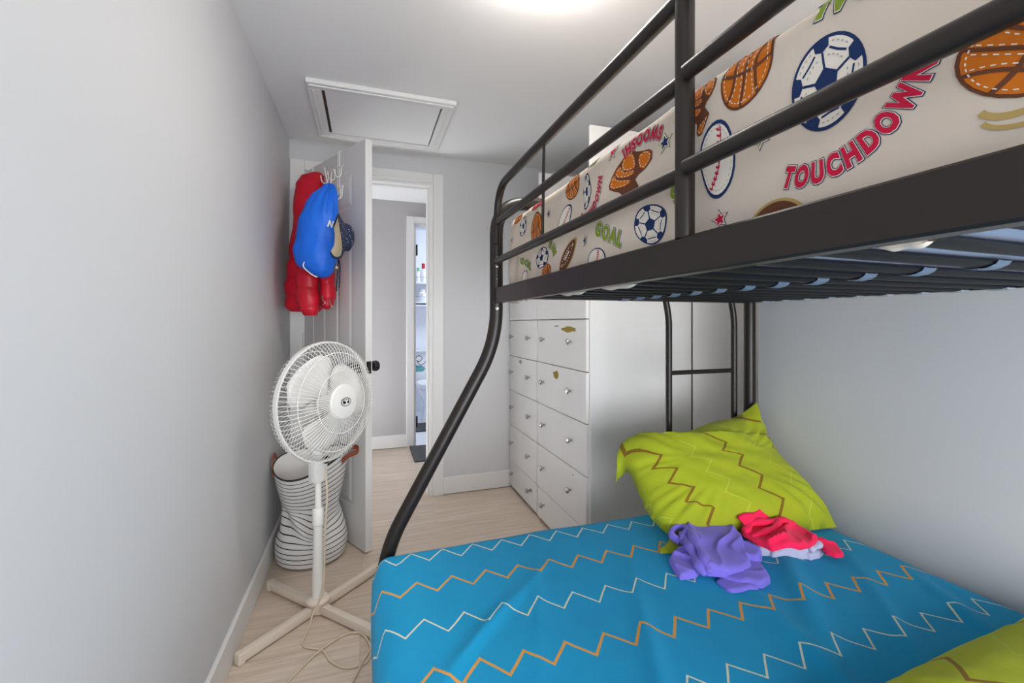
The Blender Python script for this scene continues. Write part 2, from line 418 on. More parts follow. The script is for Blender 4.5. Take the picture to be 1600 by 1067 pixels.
# ------------------------------------------------------------------ ceiling light
cl = thing('ceiling_light', 'round white flush ceiling light, lit, cut by the top of the picture', 'lamp', (.50, 1.14, ZC-.09))
MB().lathe([(.165, ZC), (.168, ZC-.02), (.160, ZC-.035)], (.503, 1.155, 0), n=48).build('base_ring', m_fan, cl)
MB().lathe([(.154, ZC-.033), (.156, ZC-.050), (.148, ZC-.064), (.12, ZC-.078), (.06, ZC-.088), (0, ZC-.091)], (.503, 1.155, 0), n=48).build('lamp_shade', m_lampglow, cl)

# ------------------------------------------------------------------ bedroom door leaf (stands open)
AX, AY = -.003, 2.23; dv = Vector((.4875, -.873, 0)); nv = Vector((.873, .4875, 0)); DW = .70
HG = Vector((AX, AY, 0))-dv*DW
def DT(p): return HG+dv*p[0]+nv*p[1]+Vector((0, 0, p[2]))     # local: along leaf from hinge, y<0 is the seen side
dr = bpy.data.objects.new('door_1', None); COL.objects.link(dr); dr.location = HG; ORG['door_1'] = HG.copy()
dr['kind'] = 'structure'; dr['label'] = 'white six-panel bedroom door standing open with coats hung on it'; dr['category'] = 'door'
MB().box(0, DW, .004, .031, .012, 2.012, 0, T=DT).build('core', m_door, dr, smooth=None)
rows = [(.20, .84), (.98, 1.56), (1.70, 1.89)]; cols_ = [(.115, .285), (.405, .575)]
for side in (0, 1):
    y0, y1 = ((0, .004), (.031, .035))[side]
    b = MB()
    xs = [0, .115, .285, .405, .575, DW]; zs = [.012, .20, .84, .98, 1.56, 1.70, 1.89, 2.012]
    for i in (0, 2, 4): b.box(xs[i], xs[i+1], y0, y1, zs[0], zs[-1], 0, T=DT)
    for i in (1, 3):
        for k in (0, 2, 4, 6): b.box(xs[i], xs[i+1], y0, y1, zs[k], zs[k+1], 0, T=DT)
    b.build('stile_and_rail_face', m_door, dr, smooth=None)
    for (a0, a1) in cols_:
        for (z0, z1) in rows:
            q = MB(); yy = .004 if side == 0 else .031; sg = -1 if side == 0 else 1
            i1, i2 = .016, .034
            vs = []; 
            for ins, dp in ((0, sg*.004), (.008, -sg*.001), (i1, 0), (i2, sg*.0045)):
                for (x, z) in ((a0+ins, z0+ins), (a1-ins, z0+ins), (a1-ins, z1-ins), (a0+ins, z1-ins)): vs.append(DT((x, yy+dp, z)))
            fs = [(k*4+j, k*4+(j+1) % 4, (k+1)*4+(j+1) % 4, (k+1)*4+j) for k in range(3) for j in range(4)]+[(12, 13, 14, 15)]
            q.add(vs, fs).build('raised_panel', m_door, dr, smooth=None)
kn = MB()
kn.lathe([(.030, 0), (.030, .006), (.012, .010), (.011, .030), (.024, .036), (.028, .050), (.024, .062), (0, .066)], DT((DW-.055, .035, .905)), nv, 20)
kn.build('doorknob', m_blackh, dr)
kn = MB().lathe([(.030, 0), (.030, .006), (.012, .010), (.011, .030), (.024, .036), (.028, .050), (.024, .062), (0, .066)], DT((DW-.055, 0, .905)), -nv, 20)
kn.build('doorknob', m_blackh, dr)
MB().box(DW-.001, DW+.002, .005, .030, .875, .935, 0, T=DT).box(DW, DW+.010, .010, .024, .895, .915, .002, T=DT).build('latch_plate', m_blackh, dr, smooth=None)
for z in (.25, 1.02, 1.80):
    MB().tube([DT((-.004, -.006, z-.045)), DT((-.004, -.006, z+.045))], .006, 8).build('hinge', m_door, dr)

# over-door hook rack
rk = thing('hook_rack', 'white wire over-door rack of hooks holding the red jacket and blue bag', 'hook rack', DT((.44-.02, -.01, 1.86)))
def wire(b, pts, r=.0028): b.tube([DT(p) for p in pts], r, 7)
for x in (.125, .44):
    b = MB()
    for dx in (-.008, .008): wire(b, fillet([(x+dx, .040, 1.975), (x+dx, .040, 2.0165), (x+dx, -.006, 2.0165), (x+dx, -.006, 1.79)], .008))
    b.build('strap', m_wire, rk)
b = MB(); wire(b, [(.06, -.010, 1.93), (.50, -.010, 1.93)]); wire(b, [(.06, -.010, 1.82), (.50, -.010, 1.82)]); b.build('rail', m_wire, rk)
for x in (.09, .17, .25, .33, .41, .48):
    b = MB()
    wire(b, smoothpath([(x, -.010, 1.93), (x, -.014, 1.885), (x, -.028, 1.868), (x, -.045, 1.875), (x, -.052, 1.905)], 5))
    b.build('hook', m_wire, rk)
    b = MB()
    for dx in (-.009, .009): wire(b, smoothpath([(x+dx, -.010, 1.83), (x+dx, -.014, 1.775), (x+dx, -.030, 1.755), (x+dx, -.046, 1.765), (x+dx, -.052, 1.80)], 5))
    b.build('hook', m_wire, rk)
def U(px, py, zc):
    u = (px-800)/684
    return Vector((zc*(u*.9487+.3162), zc*(.9487-u*.3162), 1.12-(py-505)/684*zc))
# red puffer jacket
def ftime(rows_, n):
    out = []
    for i in range(n):
        t = i/(n-1)*(len(rows_)-1); k = min(int(t), len(rows_)-2); f = t-k; f = f*f*(3-2*f) if False else f
        out.append([a*(1-f)+c*f for a, c in zip(rows_[k], rows_[k+1])])
    return out
def hung(b, rows_, n, zc, depth, e=2.3, quilt=0, puff=0, seed=0, crinkle=.006, ncirc=48):
    secs = []
    for yy, l, r, dz, dd in ftime(rows_, n):
        L, R = U(l, yy, zc+dz), U(r, yy, zc+dz); c = (L+R)/2
        secs.append((c.x, c.y, c.z, (RGT.x, RGT.y), (R-L).length/2, depth*dd, e))
    def disp(p, w, i):
        c = Vector(secs[i][:3]); d = p-c; k = 1+crinkle*12*nz(p, 9, seed)+crinkle*6*nz(p, 22, seed+3)
        if quilt: k *= 1+puff*(abs(math.sin(PI*(p.z+.02*nz(p, 6, 5))/quilt))**.5-.8)*max(0, min(1, (1.66-p.z)/.25))
        return c+d*k
    b.loft(secs, ncirc, disp=disp)
jk = thing('puffer_jacket', 'red quilted puffer jacket hanging on the open door beside the wall', 'jacket', U(485, 493, 2.28))
b = MB(); hung(b, [(271, 488, 503, .1, .35), (276, 472, 506, .1, .6), (288, 464, 506, .09, .8), (320, 461, 506, .06, .9), (360, 459, 506, .03, 1), (400, 453, 508, .0, 1), (430, 448, 510, 0, 1), (460, 446, 510, 0, 1.0), (480, 447, 505, 0, .9), (487, 456, 498, 0, .6)], 130, 2.305, .075, quilt=.105, puff=.13, seed=1, crinkle=.009)
b.build('body', m_red, jk)
b = MB(); hung(b, [(380, 466, 492, .0, .7), (400, 464, 494, -.03, .9), (430, 464, 496, -.05, 1), (462, 466, 497, -.05, 1), (483, 469, 497, -.05, .9), (493, 476, 494, -.05, .5)], 80, 2.245, .045, quilt=.10, puff=.15, seed=4, crinkle=.009)
b.build('sleeve', m_red, jk)
b = MB(); hung(b, [(380, 500, 516, .03, .7), (405, 500, 519, .0, .9), (440, 501, 522, -.02, 1), (465, 503, 523, -.02, 1), (478, 505, 519, -.02, .8), (483, 508, 515, -.02, .4)], 80, 2.25, .04, quilt=.095, puff=.15, seed=8, crinkle=.009)
b.build('sleeve', m_red, jk)
b = MB(); hung(b, [(425, 492, 512, .0, .7), (450, 491, 512, .0, 1), (478, 494, 509, 0, .6)], 14, 2.24, .03, seed=2)
b.build('lining', m_redd, jk)
b = MB()
for (x, yy) in ((504, 462), (515, 468)):
    p = U(x, yy, 2.18); b.tube([p, p+Vector((0, 0, -.02))], .004, 6); b.tube(smoothpath([p+Vector((0, 0, -.02)), p+RGT*.012+Vector((0, 0, -.035)), p+Vector((0, 0, -.045))], 4), .0025, 6)
b.build('zip_pull', m_zip, jk)
# blue drawstring bag
bg = thing('drawstring_bag', 'blue nylon drawstring bag hanging on the door in front of the jacket', 'bag', U(500, 433, 2.12))
def pleat(rows_):
    pass
b = MB(); secs = []
BR_ = [(288, 509, 521, .06, .25), (294, 504, 524, .05, .4), (303, 492, 526, .03, .6), (318, 482, 527, .02, .8), (338, 473, 527.5, 0, .95), (362, 465, 528, 0, 1), (385, 460, 528, 0, 1), (402, 461, 526, 0, 1), (415, 468, 523, 0, .9), (425, 482, 519, 0, .7), (431, 493, 514, 0, .45), (434, 500, 509, 0, .2)]
for yy, l, r, dz, dd in ftime(BR_, 46):
    L, R = U(l, yy, 2.085+dz), U(r, yy, 2.085+dz); c = (L+R)/2
    secs.append((c.x, c.y, c.z, (RGT.x, RGT.y), (R-L).length/2, .07*dd, 2.2))
ztop = secs[0][2]
def disp(p, w, i):
    c = Vector(secs[i][:3]); t = max(0, 1-(ztop-p.z)/.20)
    return c+(p-c)*(1+.16*t*math.sin(w*11+1)+.10*nz(p, 11, 2)+.06*nz(p, 22, 4)+.03*abs(nz(p, 30, 7)))
b.loft(secs, 66, disp=disp); b.build('bag_body', m_bag, bg)
for (l1, l2) in (((512, 288), (507, 262)), ((517, 288), (518, 268))):
    b = MB().tube(smoothpath([U(*l1, 2.17), U((l1[0]+l2[0])/2, (l1[1]+l2[1])/2, 2.2), U(*l2, 2.24)], 5), .0025, 6); b.build('drawstring', m_bagw, bg)
b = MB().tube(smoothpath([U(478, 405, 2.025), U(474, 416, 2.02), U(486, 428, 2.03), U(496, 433, 2.04)], 6), .0025, 6)
b.build('drawstring', m_bagw, bg)
b = MB(); q = [(512, 354), (515, 345), (518, 355), (521, 346)]
b.tube([U(x, yy, 2.020+(x-512)*.004) for x, yy in q], .0045, 6); b.build('printed_letter', m_bagw, bg)
# sun hat
ax = (-RGT*.78-FWD*.63).normalized(); hc = U(531.5, 370, 2.01)
ht = thing('sun_hat', 'navy polka-dot sun hat with cream straw lining hung right of the blue bag', 'hat', hc-Vector((0, 0, .1)))
def wav(b, prof, mi, seed=0):
    n = 40; a = ax.cross(Vector((0, 0, 1))).normalized(); bb_ = ax.cross(a); vs = []
    for r, h in prof:
        for j in range(n):
            w = 2*PI*j/n; rr = r
            vs.append(hc+ax*(h+(.010*math.sin(2*w+.6) if r > .07 else 0))+a*rr*1.0*math.cos(w)+bb_*rr*math.sin(w)*1.2)
    k = len(prof); b.add(vs, [(i*n+j, i*n+(j+1) % n, (i+1)*n+(j+1) % n, (i+1)*n+j) for i in range(k-1) for j in range(n)], mi)
b = MB(); wav(b, [(.086, .014), (.079, .008), (.060, -.006), (.056, -.012), (.051, -.040), (.03, -.056), (.001, -.060)], 0); b.build('crown_and_brim', m_polka, ht)
b = MB(); wav(b, [(.079, .0135), (.069, .006), (.054, -.006), (.046, -.036), (.028, -.050), (.001, -.053)], 0); b.build('straw_lining', m_straw, ht)
b = MB(); wav(b, [(.078, .0155), (.082, .0185), (.087, .0165), (.086, .012)], 0); b.build('brim_edging', m_polka, ht)
b = MB(); P = [U(529, 398, 2.13), U(528, 415, 2.14), U(527, 435, 2.15), U(526, 455, 2.16)]
P2 = [U(524, 396, 2.12), U(531, 412, 2.13), U(531, 432, 2.14), U(530, 450, 2.15)]
b.tube(smoothpath(P, 6), .009, 8, flat=.3); b.tube(smoothpath(P2, 6), .008, 8, flat=.3); b.build('chin_strap', m_polka, ht)
b = MB(); b.lathe([(0, -.008), (.006, -.005), (.007, 0), (.006, .005), (0, .008)], U(526, 418, 2.10), (0, 0, 1), 10); b.build('toggle', m_straw, ht)

# ------------------------------------------------------------------ striped hamper
hcx, hcy = -.248, 2.315
hm = thing('laundry_hamper', 'slumped white laundry hamper with thin black stripes between wall and door', 'hamper', (hcx, hcy, 0))
prof = [(0.003, .140), (.012, .152), (.05, .160), (.09, .160), (.125, .152), (.155, .138), (.185, .126), (.215, .122), (.25, .126), (.29, .134), (.33, .142), (.37, .151), (.41, .158), (.44, .163), (.468, .167)]
def hp(t):
    k = min(int(t), len(prof)-2); f = t-k; return [prof[k][i]*(1-f)+prof[k+1][i]*f for i in (0, 1)]
def hampt(z, r, w, s0):
    crump = math.exp(-((z-.20)/.06)**2)
    top = max(0, (z-.22)/.25)
    lx = -.010*crump+.0*top
    x = r*math.cos(w); y = r*math.sin(w)
    rr = 1+crump*(.10*math.sin(3*w+1.2)+.06*math.sin(5*w+.3+z*18))+.05*crump*math.sin(7*w+z*40)
    zz = z+crump*(.026*math.sin(2*w+.5)+.020*math.sin(3*w+2.2)+.010*math.sin(6*w))+top*(.030*math.cos(w)+.020*math.sin(2*w+2.4)+.020*math.sin(w))
    return Vector((hcx+lx+x*rr*(1-.04*top*math.sin(w)**2), hcy+y*rr, max(zz, .002) if z < .01 else zz))
b = MB(); n = 72; K = 84; vs = []; uvs = []
for i in range(K):
    z, r = hp(i/(K-1)*(len(prof)-1))
    for j in range(n): vs.append(hampt(z, r, 2*PI*j/n, 0)); uvs.append((j/n, z+.012))
fs = [(i*n+j, i*n+(j+1) % n, (i+1)*n+(j+1) % n, (i+1)*n+j) for i in range(K-1) for j in range(n)]+[tuple(range(n))[::-1]]
b.add(vs, fs, 0, uvs); b.build('fabric_body', m_ham, hm, smooth=60)
b = MB(); vs = []; Z2 = [(.468, .167), (.466, .162), (.40, .146), (.33, .135), (.27, .122), (.24, .10), (.235, .05), (.235, .001)]
for z, r in Z2:
    for j in range(n): vs.append(hampt(z, r, 2*PI*j/n, 0))
b.add(vs, [(i*n+j, i*n+(j+1) % n, (i+1)*n+(j+1) % n, (i+1)*n+j) for i in range(len(Z2)-1) for j in range(n)]); b.build('lining', m_lining, hm, smooth=60)
b = MB(); b.tube([hampt(.468, .167, 2*PI*j/n, 0) for j in range(n+1)], .0035, 6, caps=False); b.build('rim_piping', M('black_piping', '#33302e', .8), hm)
for w0, dr_ in ((math.radians(176), .6), (math.radians(-12), 1.0)):
    c = hampt(.445, .160, w0, 0); t = Vector((-math.sin(w0), math.cos(w0), 0)); o_ = Vector((math.cos(w0), math.sin(w0), 0))
    if dr_ < 1: pts = [c-t*.045-Vector((0, 0, .02)), c-t*.04+o_*.006+Vector((0, 0, .035)), c+o_*.006+Vector((0, 0, .062)), c+t*.04+o_*.006+Vector((0, 0, .035)), c+t*.045-Vector((0, 0, .02))]
    else: pts = [c-t*.075-Vector((0, 0, .012)), c-t*.045+o_*.02+Vector((0, 0, .002)), c+o_*.050-t*.01+Vector((0, 0, .008)), c+o_*.052+t*.02+Vector((0, 0, .020)), c+o_*.02+t*.035+Vector((0, 0, .024)), c+t*.01-o_*.006+Vector((0, 0, .02))]
    sp_ = smoothpath(pts, 7); b = MB(); vs = []
    for i, p in enumerate(sp_):
        for dz in (-.011, .011):
            for dd in (-.002, .002):
                d = (p-Vector((hcx, hcy, p.z))).normalized(); vs.append(p+Vector((0, 0, dz))+d*dd)
    fs = []
    for i in range(len(sp_)-1):
        a, c2 = i*4, i*4+4
        fs += [(a, a+1, c2+1, c2), (a+1, a+3, c2+3, c2+1), (a+3, a+2, c2+2, c2+3), (a+2, a, c2, c2+2)]
    b.add(vs, fs).build('handle', m_leather, hm, smooth=50)

# ------------------------------------------------------------------ pedestal fan
fx, fy = -.177, 1.851
fan = thing('pedestal_fan', 'white pedestal fan on crossed legs standing in front of the hamper', 'fan', (fx, fy, 0))
for ang in (45, 135, 225, 315):
    w = math.radians(ang-2); d = Vector((math.cos(w), math.sin(w), 0)); q = Vector((-d.y, d.x, 0)); Ln = .305
    def LT(p, d=d, q=q): return Vector((fx, fy, 0))+d*p[0]+q*p[1]+Vector((0, 0, p[2]))
    leg = MB().box(.02, Ln, -.0135, .0135, .006, .038, .004, T=LT).build('leg', m_beige, fan)
    MB().box(Ln-.02, Ln+.002, -.0145, .0145, .0, .0385, .003, T=LT).build('end_cap', m_beige, leg)
MB().lathe([(.026, .002), (.030, .012), (.030, .040), (.042, .042), (.044, .052), (.036, .060), (.026, .064)], (fx, fy, 0), n=28).build('hub', m_beige, fan)
MB().lathe([(.023, .060), (.0215, .12), (.019, .25), (.0165, .36)], (fx, fy, 0), n=20).build('pole', m_fan, fan)
MB().lathe([(.0185, .338), (.0215, .342), (.0215, .40), (.0185, .405)], (fx, fy, 0), n=24).build('collar', m_fan, fan)
MB().lathe([(.0125, .39), (.0125, .56)], (fx, fy, 0), n=16).build('inner_pole', m_fan, fan)
axf = Vector((.75, -.66, 0.03)).normalized(); sd = axf.cross(Vector((0, 0, 1))).normalized(); upf = sd.cross(axf)
FC = Vector((fx, fy, .82))+axf*.028+RGT*.012; RG = .226
b = MB().box(-.030, .030, -.022, .022, .505, .615, .008, T=lambda p: Vector((fx, fy, 0))+sd*p[0]+axf*p[1]+Vector((0, 0, p[2])))
b.build('neck_box', m_fan, fan)
b = MB().lathe([(.0, 0), (.014, .002), (.016, .010), (.012, .016), (0, .018)], Vector((fx, fy, .59))+axf*.022-sd*.012, axf, 14)
b.build('tilt_knob', m_blackh, fan)
b = MB().tube([Vector((fx, fy, .60)), Vector((fx, fy, .74))-axf*.03, Vector((fx, fy, .80))-axf*.07], [.022, .024, .03], 14)
b.build('bracket', m_fan, fan)
MB().lathe([(.0, -.15), (.045, -.145), (.060, -.12), (.064, -.05), (.055, -.035)], FC, axf, 24).build('motor_housing', m_fan, fan)
def ringpts(r, h, n=72): return [FC+axf*h+sd*r*math.cos(2*PI*j/n)+upf*r*math.sin(2*PI*j/n) for j in range(n+1)]
def gprof(front):       # (radius, height along axis) of a grille wire
    if front: return [(.050, .086), (.09, .084), (.14, .076), (.19, .058), (.222, .032), (RG-.001, .010)]
    return [(.060, -.055), (.10, -.066), (.15, -.066), (.195, -.052), (.224, -.026), (RG-.001, -.002)]
for fr_ in (True, False):
    b = MB(); NW = 84
    for k in range(NW):
        w = 2*PI*k/NW; e = sd*math.cos(w)+upf*math.sin(w)
        b.tube([FC+axf*h+e*r for r, h in smoothpath([(r, h, 0) for r, h in gprof(fr_)], 2) for r, h in [(r, h)]] if False else [FC+axf*p[1]+e*p[0] for p in smoothpath([(r, h, 0) for r, h in gprof(fr_)], 2)], .0012, 4, caps=False)
    for r, h in ([(.118, .0805), (.185, .060)] if fr_ else [(.12, -.067), (.19, -.054)]): b.tube(ringpts(r, h), .0017, 5, caps=False)
    b.build('front_grille' if fr_ else 'rear_grille', m_fan, fan, smooth=60)
b = MB(); n = 72; vs = []
for r, h in ((RG-.003, .012), (RG+.003, .012), (RG+.004, .0), (RG+.003, -.006), (RG-.003, -.006), (RG-.004, .0)):
    vs += ringpts(r, h)[:-1]
b.add(vs, [(i*n+j, i*n+(j+1) % n, ((i+1) % 6)*n+(j+1) % n, ((i+1) % 6)*n+j) for i in range(6) for j in range(n)]); b.build('guard_rim', m_fan, fan, smooth=60)
cap = MB().lathe([(.066, .078), (.067, .086), (.062, .092), (.04, .096), (0, .098)], FC, axf, 36).build('centre_cap', m_fan, fan)
# little oval badge with an illegible mark
b = MB(); C0 = FC+axf*.0965; bn = 28
def bd(x, z, h=0): return C0+sd*x+upf*z+axf*h
b.add([bd(.0255*math.cos(2*PI*j/bn), .0165*math.sin(2*PI*j/bn), .0010) for j in range(bn)]+[bd(.0255*math.cos(2*PI*j/bn), .0165*math.sin(2*PI*j/bn), -.004) for j in range(bn)], [tuple(range(bn))]+[(j, (j+1) % bn, bn+(j+1) % bn, bn+j) for j in range(bn)])
b.build('badge', m_blackh, cap)
b = MB(); b.add([bd(.0225*math.cos(2*PI*j/bn), .0137*math.sin(2*PI*j/bn), .0014) for j in range(bn)], [tuple(range(bn))]); b.build('badge_face', m_fan, cap)
b = MB()
for x, z, rx, rz in ((-.0105, -.002, .006, .005), (.009, -.002, .0085, .006), (.013, .004, .004, .003), (-.013, .004, .003, .002)):
    b.add([bd(x+rx*math.cos(2*PI*j/10), z+rz*math.sin(2*PI*j/10), .0018) for j in range(10)], [tuple(range(10))])
for k in range(8):
    x = -.0125+k*.0036; z = .0088-.02*abs(x)**1.0*.12
    b.add([bd(x-.0012, z-.0018, .0018), bd(x+.0012, z-.0018, .0018), bd(x+.0012, z+.0018, .0018), bd(x-.0012, z+.0018, .0018)], [(0, 1, 2, 3)])
b.build('badge_mark', m_blackh, cap)
for k in range(3):
    b = MB(); w0 = math.radians(150+120*k); NR, NA = 9, 9; vs = []
    for i in range(NR):
        r = .036+(.188-.036)*i/(NR-1)
        ha = math.radians([18, 27, 36, 43, 47, 48, 46, 40, 24][i])
        for j in range(NA):
            t = j/(NA-1)*2-1; w = w0+ha*t+.35*(r/.19)**1.5
            vs.append(FC+sd*r*math.cos(w)+upf*r*math.sin(w)+axf*(.008+.026*t*(1-.35*i/NR)))
    b.add(vs, [(i*NA+j, i*NA+j+1, (i+1)*NA+j+1, (i+1)*NA+j) for i in range(NR-1) for j in range(NA-1)])
    o = b.build('blade', m_blade, fan, smooth=80)
    md = o.modifiers.new('thickness', 'SOLIDIFY'); md.thickness = .003
MB().lathe([(.0, -.02), (.040, -.015), (.042, .02), (.036, .05), (0, .055)], FC, axf, 24).build('blade_hub', m_fan, fan)
# cord: down the pole and looping on the floor
b = MB(); f3 = .0045
pth = [(fx+.02, fy+.0, .57), (fx+.034, fy-.02, .47), (fx+.026, fy-.022, .30), (fx+.024, fy-.022, .15), (fx+.012, fy-.04, .075), (fx-.012, fy-.052, .03), (fx-.02, fy-.085, f3), (fx-.03, 1.67, f3), (-.14, 1.62, f3), (-.11, 1.56, f3), (-.06, 1.515, f3), (0.0, 1.52, f3), (.015, 1.58, f3), (-.01, 1.655, f3), (-.06, 1.68, f3), (-.13, 1.64, f3), (-.2, 1.56, f3), (-.27, 1.44, f3), (-.30, 1.32, f3), (-.30, 1.15, f3), (-.27, 1.0, f3)]
b.tube(smoothpath(pth, 7), .0036, 7)
pth = [(-.13, 1.18, f3), (-.09, 1.30, f3), (-.05, 1.42, f3), (-.01, 1.52, f3+.006), (.03, 1.60, f3), (.06, 1.68, f3), (.12, 1.72, f3)]
b.tube(smoothpath(pth, 7), .0036, 7)
b.build('power_cord', m_cord, fan)

# ------------------------------------------------------------------ drawer units
DF = .945
ZD = [.02, .19, .4300, .6680, .9000, 1.1390, 1.377, 1.614]
def dresser(name, label, y0, y1, ztop, knobs, chips, divider):
    t = thing(name, label, 'dresser', (DF+.28, (y0+y1)/2, 0))
    th = .016
    MB().box(DF, 1.495, y0, y0+th, 0, ztop, .003).build('side_panel', m_dress, t)
    if divider: MB().box(DF, 1.495, y1-th, y1, 0, 1.614, .002).build('side_panel', m_dress, t)
    MB().box(1.485, 1.495, y0+th, y1-th, 0.02, 1.62).build('back_panel', m_dress, t)
    MB().box(DF+.02, 1.485, y0+th, y1-th, 1.600, 1.616).build('top_board', m_dress, t)
    MB().box(DF+.03, DF+.045, y0+th, y1-th, 0, .02).build('plinth', m_dress, t)
    for k in range(len(ZD)-1):
        z0, z1 = ZD[k]+.0016, ZD[k+1]-(.0016, .0016, .0024, .0020, .0018, .0055, .002)[k]
        jit = [0, .001, -.001, .0025, 0, .003, .001][k]*(1 if divider else .4)
        ya = y0+(.014 if k % 2 else .0155); yb = y1-.0012
        d = MB().box(DF-.012-jit, DF+.006, ya, yb, z0, z1, .0022).box(DF+.006, DF+.40, ya+.02, yb-.03, z0+.02, z1-.05).build('drawer', m_dress, t)
        for ky in knobs:
            MB().lathe([(.006, 0), (.006, .012), (.013, .016), (.0145, .022), (.012, .027), (0, .029)], (DF-.012-jit, ky, (z0+z1)/2+.012), (-1, 0, 0), 16).build('knob', m_chrome, d)
        for (kk, cy, cz_, w, h, col) in chips:
            if kk != k: continue
            rnd = random.Random(int(cy*1000)); npt = 14; vs = []
            for j in range(npt):
                a = 2*PI*j/npt; q = .65+.45*rnd.random(); vs.append((DF-.0127-jit, cy+w/2*q*math.cos(a), cz_+h/2*q*math.sin(a)-(cy-0)*0))
            MB().add(vs, [tuple(range(npt))]).build('chipped_paint', (m_chip, m_zip)[col], d, smooth=None)
    return t
dresser('drawer_unit', 'white drawer unit with chipped paint nearest the bed, by its tall side panel', 1.735, 2.336, 2.005, (1.90, 2.235),
        [(4, 1.93, 1.089, .17, .030, 0), (4, 2.07, 1.105, .07, .010, 1), (3, 2.07, .853, .085, .052, 0), (1, 1.88, .40, .010, .012, 1), (3, 2.11, .895, .010, .006, 1)], True)
dresser('drawer_unit', 'white drawer unit standing against the door wall beyond the nearer unit', 2.337, 2.842, 1.988, (2.46, 2.775),
        [(3, 2.62, .875, .06, .035, 1), (0, 2.44, .125, .05, .020, 1), (3, 2.56, .876, .014, .006, 1)], True)
# white board right of the unit with a dark gap between
wp = thing('closet_panel', 'tall white closet panel behind the bed ladder, right of the dark brown gap', 'panel', (1.74, 1.745, 0))
MB().box(1.508, 1.978, 1.735, 1.751, 0, 2.0, .002).build('board', m_dress, wp)
MB().box(1.494, 1.510, 1.744, 1.752, 0, 2.0).build('edge_strip', m_dark, wp)

# ------------------------------------------------------------------ bunk bed
bed = thing('bunk_bed', 'black metal tube bunk bed with flared front leg, guard rails and ladder', 'bunk bed', (.75, .38, 0))
YE, Y0 = 1.36, -.62
XN, XF = .40, 1.455
for yy in (YE, Y0):
    b = MB().tube(fillet([(.046, yy, 0), (.048, yy, .43), (XN, yy, 1.06), (XN, yy, 1.515), (XF, yy, 1.515), (XF, yy, 0)], .11, 10), .0215, 18)
    o = b.build('end_frame', m_black, bed)
    if yy == YE:
        q = MB()
        for z, r in ((1.452, .006), (1.438, .006), (1.330, .005), (1.302, .0065), (1.262, .004), (1.168, .008)):
            q.lathe([(r*.7, 0), (r*.7, .002), (0, .003)], (XN-.004, yy-.021, z), (-.25, -1, 0), 10)
        q.build('bolt_head', m_zip, o)
    MB().box(XN, XF, yy-.012, yy+.012, 1.200, 1.236, .004).build('upper_end_rail', m_black, bed)
    MB().box(.03, XF, yy-.012, yy+.012, .22, .255, .004).build('lower_end_rail', m_black, bed)
MB().box(XN-.011, XN+.012, Y0, YE-.005, 1.184, 1.2326, .0025).build('upper_side_rail', m_black, bed)
MB().box(XF-.012, XF+.010, Y0, YE, 1.203, 1.236, .003).build('upper_side_rail', m_black, bed)
MB().box(.035, .058, Y0, YE, .20, .236, .003).build('lower_side_rail', m_black, bed)
MB().box(XF-.012, XF+.010, Y0, YE, .20, .236, .003).build('lower_side_rail', m_black, bed)
MB().box(.825, .842, Y0, YE, 1.212, 1.224, .001).build('centre_rail', m_black, bed)
YP = .477
MB().tube([(XN, YP, 1.232), (XN, YP, 1.575)], .0125, 16).build('guard_post', m_black, bed)
MB().tube(fillet([(XN, YP, 1.553), (XN, 1.335, 1.553), (XN-.008, 1.338, 1.372)], .10, 10), .0118, 14).build('guard_rail_top', m_black, bed)
for z in (1.441, 1.319):
    MB().tube([(XN, YP, z), (XN-.004, 1.338, z)], .0105, 12).build('guard_rail', m_black, bed)
    b = MB().tube([(XN-.010, YP-.016, z+.001), (XN-.010, Y0, z+.001)], .0105, 12)
    b.build('guard_rail', m_black, bed)
MB().tube([(XN-.010, YP-.016, 1.553), (XN-.010, Y0, 1.553)], .0118, 12).build('guard_rail_top', m_black, bed)
MB().tube([(XN, .960, 1.548), (XN-.004, .960, 1.319)], .0038, 8).build('guard_spindle', m_black, bed)
for z in (1.44, 1.52): MB().tube([(XF, Y0, z), (XF, YE, z)], .0105, 10).build('wall_guard_rail', m_black, bed)
# ladder on the far end
lad = []
for x in (1.073, 1.382):
    MB().tube(fillet([(x, YE+.006, 0), (x, YE+.006, 1.14), (x-.018, YE+.004, 1.215)], .05), .0118, 14).build('ladder_rail', m_black, bed)
for z in (.934, .654, .374):
    MB().tube([(1.073, YE+.006, z), (1.382, YE+.006, z)], .0085, 12).build('ladder_rung', m_black, bed)
# slats
yy = 1.28; k = 0
sl0 = None
while yy > Y0+.03:
    b = MB(); b.tube([(XN+.010, 0, 1.206), (XN+.10, 0, 1.2055), (.62, 0, 1.204), (.83, 0, 1.2035), (1.1, 0, 1.204), (XF-.008, 0, 1.206)], .018, 12, flat=.34)
    if sl0 is None:
        o = MB().add([Vector(p)+Vector((0, yy, 0)) for p in b.v], b.f).build('slat', m_slat, bed)
        q = MB()
        pr = [(-.0215, 1.2065), (-.0185, 1.2015), (-.010, 1.1972), (0, 1.1958), (.010, 1.1972), (.0185, 1.2015), (.0215, 1.2065)]
        vs = [(x, yy+dy*g, z-(g-1)*.03) for x in (.806, .812, .8125, .820, .8205, .828, .8285, .836) for dy, z in pr for g in [1.0+(.06 if x in (.812, .8125, .820, .8205, .828, .8285) else .03)]]
        q.add(vs, [(i*7+j, i*7+j+1, i*7+j+8, i*7+j+7) for i in range(7) for j in range(6)])
        c = q.build('slat_clip', m_clip, o)
        q2 = MB().box(XF-.040, XF-.006, yy-.020, yy+.020, 1.1985, 1.2045, .002); c2 = q2.build('slat_clip', m_clipg, o)
        sl0 = (o, c, c2, yy)
    else:
        o = sl0[0].copy(); COL.objects.link(o); o.location = (0, yy-sl0[3], 0)
        for c in sl0[1:3]:
            d = c.copy(); COL.objects.link(d); d.parent = o
    yy -= .0825; k += 1
